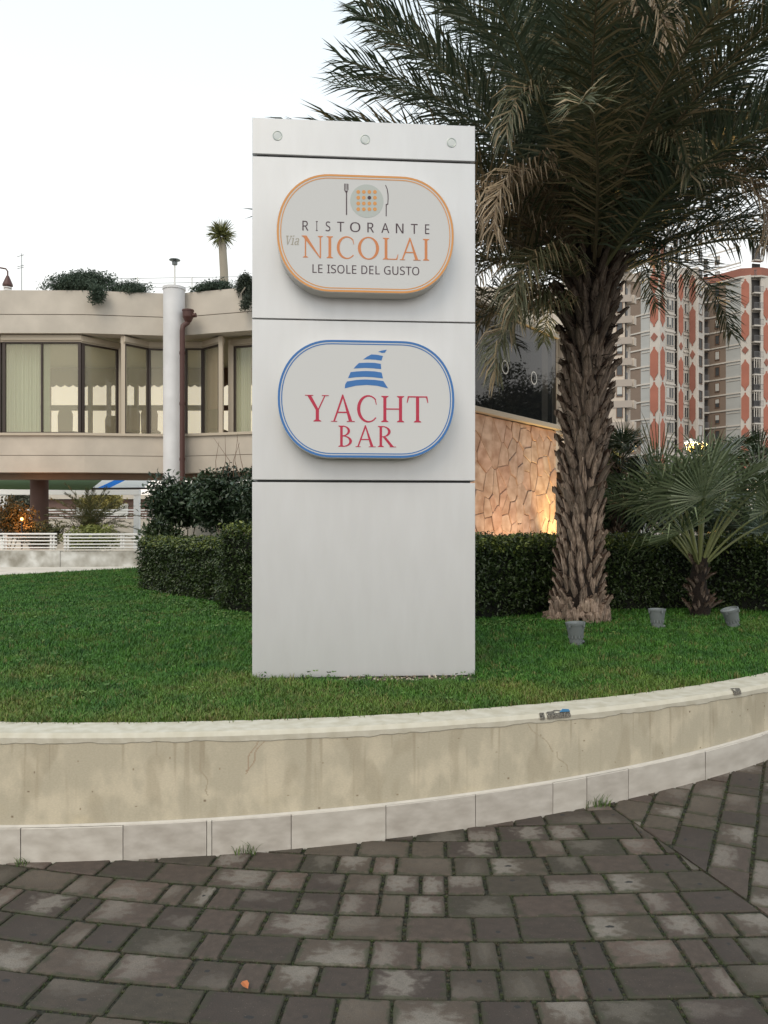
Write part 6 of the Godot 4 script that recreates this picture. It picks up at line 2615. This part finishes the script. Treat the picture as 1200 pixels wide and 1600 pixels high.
func small_things() -> void:
	uplight(900, 990, 6.32, 0.2, 0.05, "grey ground uplight nearest the wall, in front of the big palm's foot")
	uplight(1027, 968, 7.25, -0.3, 0.02, "grey ground uplight between the big palm and the fan palm")
	uplight(1145, 968, 7.3, 0.25, 0.3, "grey ground uplight tilted left, nearest the right edge")
	# low wall and railing beyond the lawn
	var a := pl(-70, 16.6)
	var b := pl(93.5, 16.62)
	var c := pl(94.5, 16.62)
	var e := pl(240, 16.9)
	var lw := thing("low_wall", w3(a, 0.5), "low pale concrete wall under the white railing, beyond the lawn", "wall")
	put(band([a, b], 0.5, 1.03, 0.18), "wall_section", M.pale_concrete, lw)
	put(band([c, e], 0.5, 1.02, 0.18), "wall_section", M.pale_concrete, lw)
	put(band([a + Vector2(0, -0.02), e + Vector2(0, -0.02)], 1.034, 1.06, 0.22), "wall_top", M.path, lw)
	railing("white painted tube railing on the low wall, left of its gap", pl(-70, 16.7), pl(89, 16.72), 1.06, 1.385, 5, [0.35, 0.75, 1.0, 1.05, 1.98, 2.04])
	railing("white painted tube railing on the low wall, in front of the yellow green shrub", pl(99, 16.72), pl(240, 16.98), 1.06, 1.375, 5, [0.03, 0.09, 1.16, 1.21, 1.9])
	# the terrace under and behind the building: canopy, striped awning, beam, far railing
	var g := Geo.new()
	g.quad(at(-60, 738, 23.0), at(175, 738, 23.0), at(140, 766, 21.0), at(-60, 764, 21.0), Vector3(0, -1, 0.2))
	tag(put(g, "green_canopy", M.green_cloth), "green cloth canopy stretched under the building on the left", "canopy")
	var aw := thing("striped_awning", at(180, 752, 24.0), "white awning with one blue stripe, glimpsed under the building", "awning")
	var edges := [[158, 750, 117, 763, 0], [190, 748, 152, 762.5, 0], [207, 748, 172, 762, 1], [245, 746, 226, 762, 0]]
	for k in 3:
		g = Geo.new()
		g.quad(at(edges[k][0], edges[k][1] - 3, 25.0), at(edges[k + 1][0], edges[k + 1][1] - 3, 25.0), at(edges[k + 1][2], edges[k + 1][3], 23.6), at(edges[k][2], edges[k][3], 23.6), Vector3(0, -1, 0.3))
		put(g, "awning_panel", M.blue_cloth if k == 1 else M.white_cloth, aw)
	g = Geo.new()
	g.tube([at(112, 764, 23.6), at(245, 763, 23.6)], [0.03, 0.03], 8)
	put(g, "front_bar", M.dark_frame, aw)
	var pg := thing("terrace_pergola", at(100, 830, 26.0), "pale beam on white posts at the back of the terrace under the building", "pergola")
	g = Geo.new()
	g.box(at(-60, 773, 26.0) - Vector3(0, 0, 0.1), at(219, 765, 26.0) + Vector3(0, 0, 0.1))
	put(g, "beam", M.white_paint, pg)
	for q in [6, 214]:
		g = Geo.new()
		var p := pl(q, 26.0)
		g.box(Vector3(p.x - 0.09, 0.55, -26.09), Vector3(p.x + 0.09, 2.55, -25.93))
		put(g, "post", M.white_paint, pg)
	g = Geo.new()
	g.box(at(-60, 840, 27.5) - Vector3(0, 0.6, 0.15), at(400, 811, 27.5) + Vector3(0, 0, 0.15))
	tag(put(g, "terrace_wall", M.stucco), "low beige wall at the back of the terrace, behind the cycad", "wall")
	railing("distant white railing on the terrace wall, right of the cycad", pl(-40, 27.4), pl(300, 27.4), hy(811, 27.4), hy(797, 27.4), 4, [1.0, 2.5, 4.0, 5.2, 6.2, 7.0], "terrace_railing")
	shrub("terrace_shrub", "shrub painted yellowish as if lamp lit, far back on the terrace, above the cycad", "shrub", at(160, 788, 29.5), Vector3(1.0, 0.5, 0.4), 20, 900, 0.1, 450, Color(0.10, 0.10, 0.03), Color(0.40, 0.34, 0.10), 0.6, 4, "", M.leaf_matt)  # the leaf colours carry painted lamp light, no lamp stands here
	shrub("terrace_shrub", "grey green bush far back on the terrace, left of the round pillar", "shrub", at(20, 785, 29.0), Vector3(1.1, 0.5, 0.4), 20, 800, 0.1, 451, Color(0.03, 0.04, 0.025), Color(0.12, 0.12, 0.08), 0.6, 4, "", M.leaf_matt)
	var ki := thing("terrace_kiosk", w3(pl(90, 32.0), 0.6), "low dark kiosk at the very back of the terrace", "kiosk")
	g = Geo.new()
	g.box(w3(pl(-120, 33.0), 0.5), w3(pl(400, 32.0), hy(781, 32.0)))
	put(g, "wall", M.pillar_brown, ki)
	g = Geo.new()
	g.box(w3(pl(-125, 33.2), hy(780, 32.0)), w3(pl(402, 31.8), hy(773, 32.0)))
	put(g, "roof", M.stucco, ki)
	for q in [[120, 150], [160, 200], [-20, 20]]:
		g = Geo.new()
		g.box(w3(pl(q[0], 31.99), hy(806, 32.0)), w3(pl(q[1], 31.95), hy(787, 32.0)))
		put(g, "window", M.tower_blind, ki)
	# amber garden lamp among the shrubs on the left
	garden_lamp(at(34, 811, 17.15), "small amber garden lamp glowing in the brown shrub at the left", 0.3)
	# street lanterns behind the fan palm
	lantern(pl(1080, 16.0), hy(700, 16.0), "taller of two lit lanterns behind the fan palm, with the brighter glow", 2.2)
	lantern(pl(1096, 17.0), hy(702, 17.0), "fainter lit lantern just right of the bright one, behind the fan palm", 0.9)
	# white wall and parasol roof at the right edge
	var wp := pl(1160, 17.0)
	g = band([pl(1120, 17.5), pl(1320, 17.0)], 0.45, hy(795, 17.2), 0.2)
	tag(put(g, "white_wall", M.white_paint), "white garden wall at the right edge behind the pale fan palm", "wall")
	g = Geo.new()
	g.xf = Transform3D(Basis.IDENTITY, w3(pl(1205, 15.8), 0.0))
	g.lathe([Vector2(0.0, 2.52), Vector2(0.3, 2.44), Vector2(0.75, 2.18), Vector2(0.95, 1.95), Vector2(0.96, 1.82), Vector2(0.93, 1.83)], 24)
	var par := thing("parasol", w3(pl(1205, 15.8), 0.45), "closed topped white parasol showing at the right edge above the pale fan palm", "parasol")
	put(g, "canopy", M.white_cloth, par)
	g = Geo.new()
	g.tube([w3(pl(1205, 15.8), 0.45), w3(pl(1205, 15.8), 2.5)], [0.03, 0.03], 10)
	put(g, "pole", M.white_paint, par)
	# things on the roof
	var post := thing("roof_mast", w3(pl(273, 18.6), 6.1), "thin white mast with a small lamp head on the roof behind the column", "mast")
	g = Geo.new()
	g.tube([w3(pl(273, 18.6), 6.1), w3(pl(273, 18.6), hy(412, 18.6))], [0.025, 0.02], 8)
	put(g, "pole", M.white_paint, post)
	g = Geo.new()
	g.xf = Transform3D(Basis.IDENTITY, w3(pl(273, 18.6), hy(413, 18.6)))
	g.lathe([Vector2(0.0, -0.02), Vector2(0.06, -0.01), Vector2(0.065, 0.05), Vector2(0.03, 0.09), Vector2(0.13, 0.095), Vector2(0.12, 0.11), Vector2(0.0, 0.13)], 16)
	put(g, "lamp_head", M.lamp_grey, post)
	var fence := thing("roof_wire_fence", w3(pl(160, 19.0), 6.7), "thin wire fence along the roof edge", "fence")
	for q in [436, 444, 451]:
		g = Geo.new()
		g.tube([at(150, q, 19.0), at(395, q - 4, 19.0)], [0.006, 0.006], 5)
		put(g, "wire", M.lamp_grey, fence)
	for q in [215, 300, 385]:
		g = Geo.new()
		g.tube([w3(pl(q, 19.0), 6.1), at(q, 433, 19.0)], [0.015, 0.015], 6)
		put(g, "post", M.white_paint, fence)
	var rl := thing("roof_lantern", w3(pl(12, 18.4), 6.7), "dark red bell shaped lantern on a curved arm at the roof's left end", "lamp")
	g = Geo.new()
	g.xf = Transform3D(Basis.IDENTITY, w3(pl(12, 18.4), hy(461, 18.4)))
	g.lathe([Vector2(0.0, -0.03), Vector2(0.10, 0.0), Vector2(0.095, 0.06), Vector2(0.085, 0.07), Vector2(0.085, 0.2), Vector2(0.115, 0.21), Vector2(0.11, 0.25), Vector2(0.06, 0.37), Vector2(0.03, 0.44), Vector2(0.0, 0.45)], 18)
	put(g, "body", M.brown_metal, rl)
	g = Geo.new()
	g.xf = Transform3D(Basis.IDENTITY, w3(pl(12, 18.4), hy(461, 18.4)))
	g.lathe([Vector2(0.087, 0.09), Vector2(0.09, 0.1), Vector2(0.09, 0.12), Vector2(0.087, 0.13)], 18)
	g.lathe([Vector2(0.087, 0.15), Vector2(0.09, 0.155), Vector2(0.09, 0.175), Vector2(0.087, 0.18)], 18)
	put(g, "pale_ring", M.white_paint, rl)
	g = Geo.new()
	g.tube([at(12, 431, 18.4), at(12, 424, 18.4), at(9, 420, 18.4), at(-2, 418, 18.4), at(-20, 418, 18.4), at(-24, 424, 18.4), at(-24, 470, 18.4)], [0.018, 0.018, 0.018, 0.018, 0.018, 0.018, 0.018], 8)
	put(g, "arm", M.brown_metal, rl)
	var an := thing("antenna", w3(pl(33, 21.0), 6.1), "thin pale antenna mast far back on the roof", "antenna")
	g = Geo.new()
	g.tube([w3(pl(34, 21.0), 6.1), at(34, 396, 21.0)], [0.014, 0.01], 6)
	put(g, "mast", M.lamp_grey, an)
	for q in [398, 414, 417]:
		g = Geo.new()
		g.tube([at(27, q + 3, 21.0), at(38, q, 21.0)], [0.008, 0.008], 5)
		put(g, "rod", M.lamp_grey, an)
	# weeds at the foot of the wall
	for q in [[385, 1331, 1.0, "grass tuft growing where skirting meets paving, left of centre"], [929, 1268, 1.1, "grass tuft growing at the foot of the skirting, right of centre"], [945, 1262, 0.6, "smaller sprig of grass beside the right hand tuft at the skirting"], [35, 1344, 0.5, "low sprig of grass at the skirting near the left edge"]]:
		var dx: float = (q[0] - 600.0) / LENS
		var dd := 3.6
		while Vector2(dx * dd, dd).distance_to(BED) > BED_R + 0.035:
			dd += 0.01
		var o := Vector3(dx * dd, paving_y(dx * dd, dd) - 0.006, -dd)
		var r := rnd(int(q[0]))
		g = Geo.new()
		g.tinted = true
		for k in 34:
			var az := r.randf() * TAU
			var lean := Vector3(cos(az), 0, sin(az))
			var h: float = r.randf_range(0.03, 0.085) * q[2]
			var s := o + Vector3(r.randf_range(-0.05, 0.05) * q[2], 0, r.randf_range(-0.02, 0.02))
			var wd := lean.cross(Vector3.UP) * 0.0022
			var p1 := s + Vector3.UP * h * 0.6 + lean * h * 0.25
			var p2 := s + Vector3.UP * h * 0.85 + lean * h * 0.7
			g.col = shade_of(r, Color(0.03, 0.07, 0.015), Color(0.10, 0.15, 0.03))
			g.quad(s - wd, s + wd, p1 + wd * 0.7, p1 - wd * 0.7)
			g.tri(p1 - wd * 0.7, p1 + wd * 0.7, p2)
		tag(put(g, "grass_tuft", M.grass_blade), q[3], "weed", "weeds at the foot of the wall")
	# fallen leaf
	var lx := -0.42
	var ld := 2.66
	g = Geo.new()
	g.xf = Transform3D(Basis.from_euler(Vector3(0.1, 0.6, 0.15)), Vector3((383 - 600.0) / LENS * ld, paving_y(lx, ld) + 0.012, -ld))
	for k in 2:
		var s := -1.0 if k == 0 else 1.0
		g.quad(Vector3(0, 0, -0.022), Vector3(s * 0.012, 0.007, -0.008), Vector3(s * 0.011, 0.006, 0.008), Vector3(0, 0, 0.022), Vector3.UP)
	tag(put(g, "fallen_leaf", M.dry_leaf), "small orange fallen leaf lying on the paving", "leaf")
	# pebbles along the foot of the sign
	var r := rnd(17)
	var pb := Geo.new()
	pb.ball(Vector3.ZERO, Vector3(0.011, 0.007, 0.009), 5, 7)
	var places := []
	var cols := []
	for i in 90:
		var px := r.randf_range(530, 738)
		var d := 4.97 + 0.06 * (px - 400) / 340 + r.randf_range(-0.03, 0.10)
		var p := pl(px, d)
		places.append(Transform3D(Basis.from_euler(Vector3(0, r.randf() * TAU, 0)).scaled(Vector3.ONE * r.randf_range(0.4, 1.25)), w3(p, lawn_y(d) + 0.010)))
		cols.append(Color(0.5, 0.42, 0.36) if r.randf() < 0.35 else Color(0.2, 0.16, 0.12))
	var pm := mat("pebble", Color.WHITE, 0.9)
	pm.vertex_color_use_as_albedo = true
	tag(scatter(self, "pebbles", pb.mesh(), pm, places, cols), "pale pebbles in the bare soil along the foot of the sign", "gravel")


func garden_lamp(where: Vector3, label: String, energy: float) -> void:
	var o := thing("garden_lamp", Vector3(where.x, 0.72, where.z), label, "lamp")
	var g := Geo.new()
	g.tube([Vector3(where.x, 0.72, where.z), where - Vector3(0, 0.05, 0)], [0.02, 0.02], 8)
	put(g, "stake", M.dark_frame, o)
	g = Geo.new()
	g.ball(where, Vector3(0.03, 0.03, 0.03), 6, 10)
	put(g, "bulb", M.lamp_glow, o)
	var l := OmniLight3D.new()
	l.name = "garden_lamp_light"
	o.add_child(l)
	l.position = where - o.position
	l.light_color = Color(1.0, 0.62, 0.25)
	l.light_energy = energy
	l.omni_range = 25.0
	l.omni_attenuation = 2.0
	l.light_size = 0.03
	l.shadow_enabled = true


func lantern(p: Vector2, y: float, label: String, energy: float) -> void:
	var o := thing("street_lantern", w3(p, 0.45), label, "street lamp", "lit lanterns in the garden")
	var g := Geo.new()
	g.tube([w3(p, 0.45), w3(p, 0.6), w3(p, 0.65), w3(p, y - 0.16)], [0.07, 0.06, 0.032, 0.028], 10)
	put(g, "post", M.white_paint, o)
	g = Geo.new()
	g.xf = Transform3D(Basis.IDENTITY, w3(p, y))
	g.lathe([Vector2(0.03, -0.16), Vector2(0.07, -0.13), Vector2(0.07, -0.12), Vector2(0.0, -0.12)], 12)
	g.lathe([Vector2(0.0, 0.20), Vector2(0.04, 0.18), Vector2(0.13, 0.125), Vector2(0.13, 0.11), Vector2(0.0, 0.115)], 12)
	for k in 4:
		var a := TAU * (k + 0.5) / 4.0
		g.tube([Vector3(cos(a) * 0.068, -0.13, sin(a) * 0.068), Vector3(cos(a) * 0.12, 0.115, sin(a) * 0.12)], [0.006, 0.006], 5)
	put(g, "cage", M.white_paint, o)
	g = Geo.new()
	g.ball(w3(p, y), Vector3(0.055, 0.085, 0.055), 8, 12)
	put(g, "bulb", M.lamp_glow, o)
	var l := OmniLight3D.new()
	l.name = "street_lantern_light"
	o.add_child(l)
	l.position = w3(p, y) - o.position
	l.light_color = Color(1.0, 0.78, 0.42)
	l.light_energy = energy
	l.omni_range = 30.0
	l.omni_attenuation = 2.0
	l.light_size = 0.05
	l.shadow_enabled = true
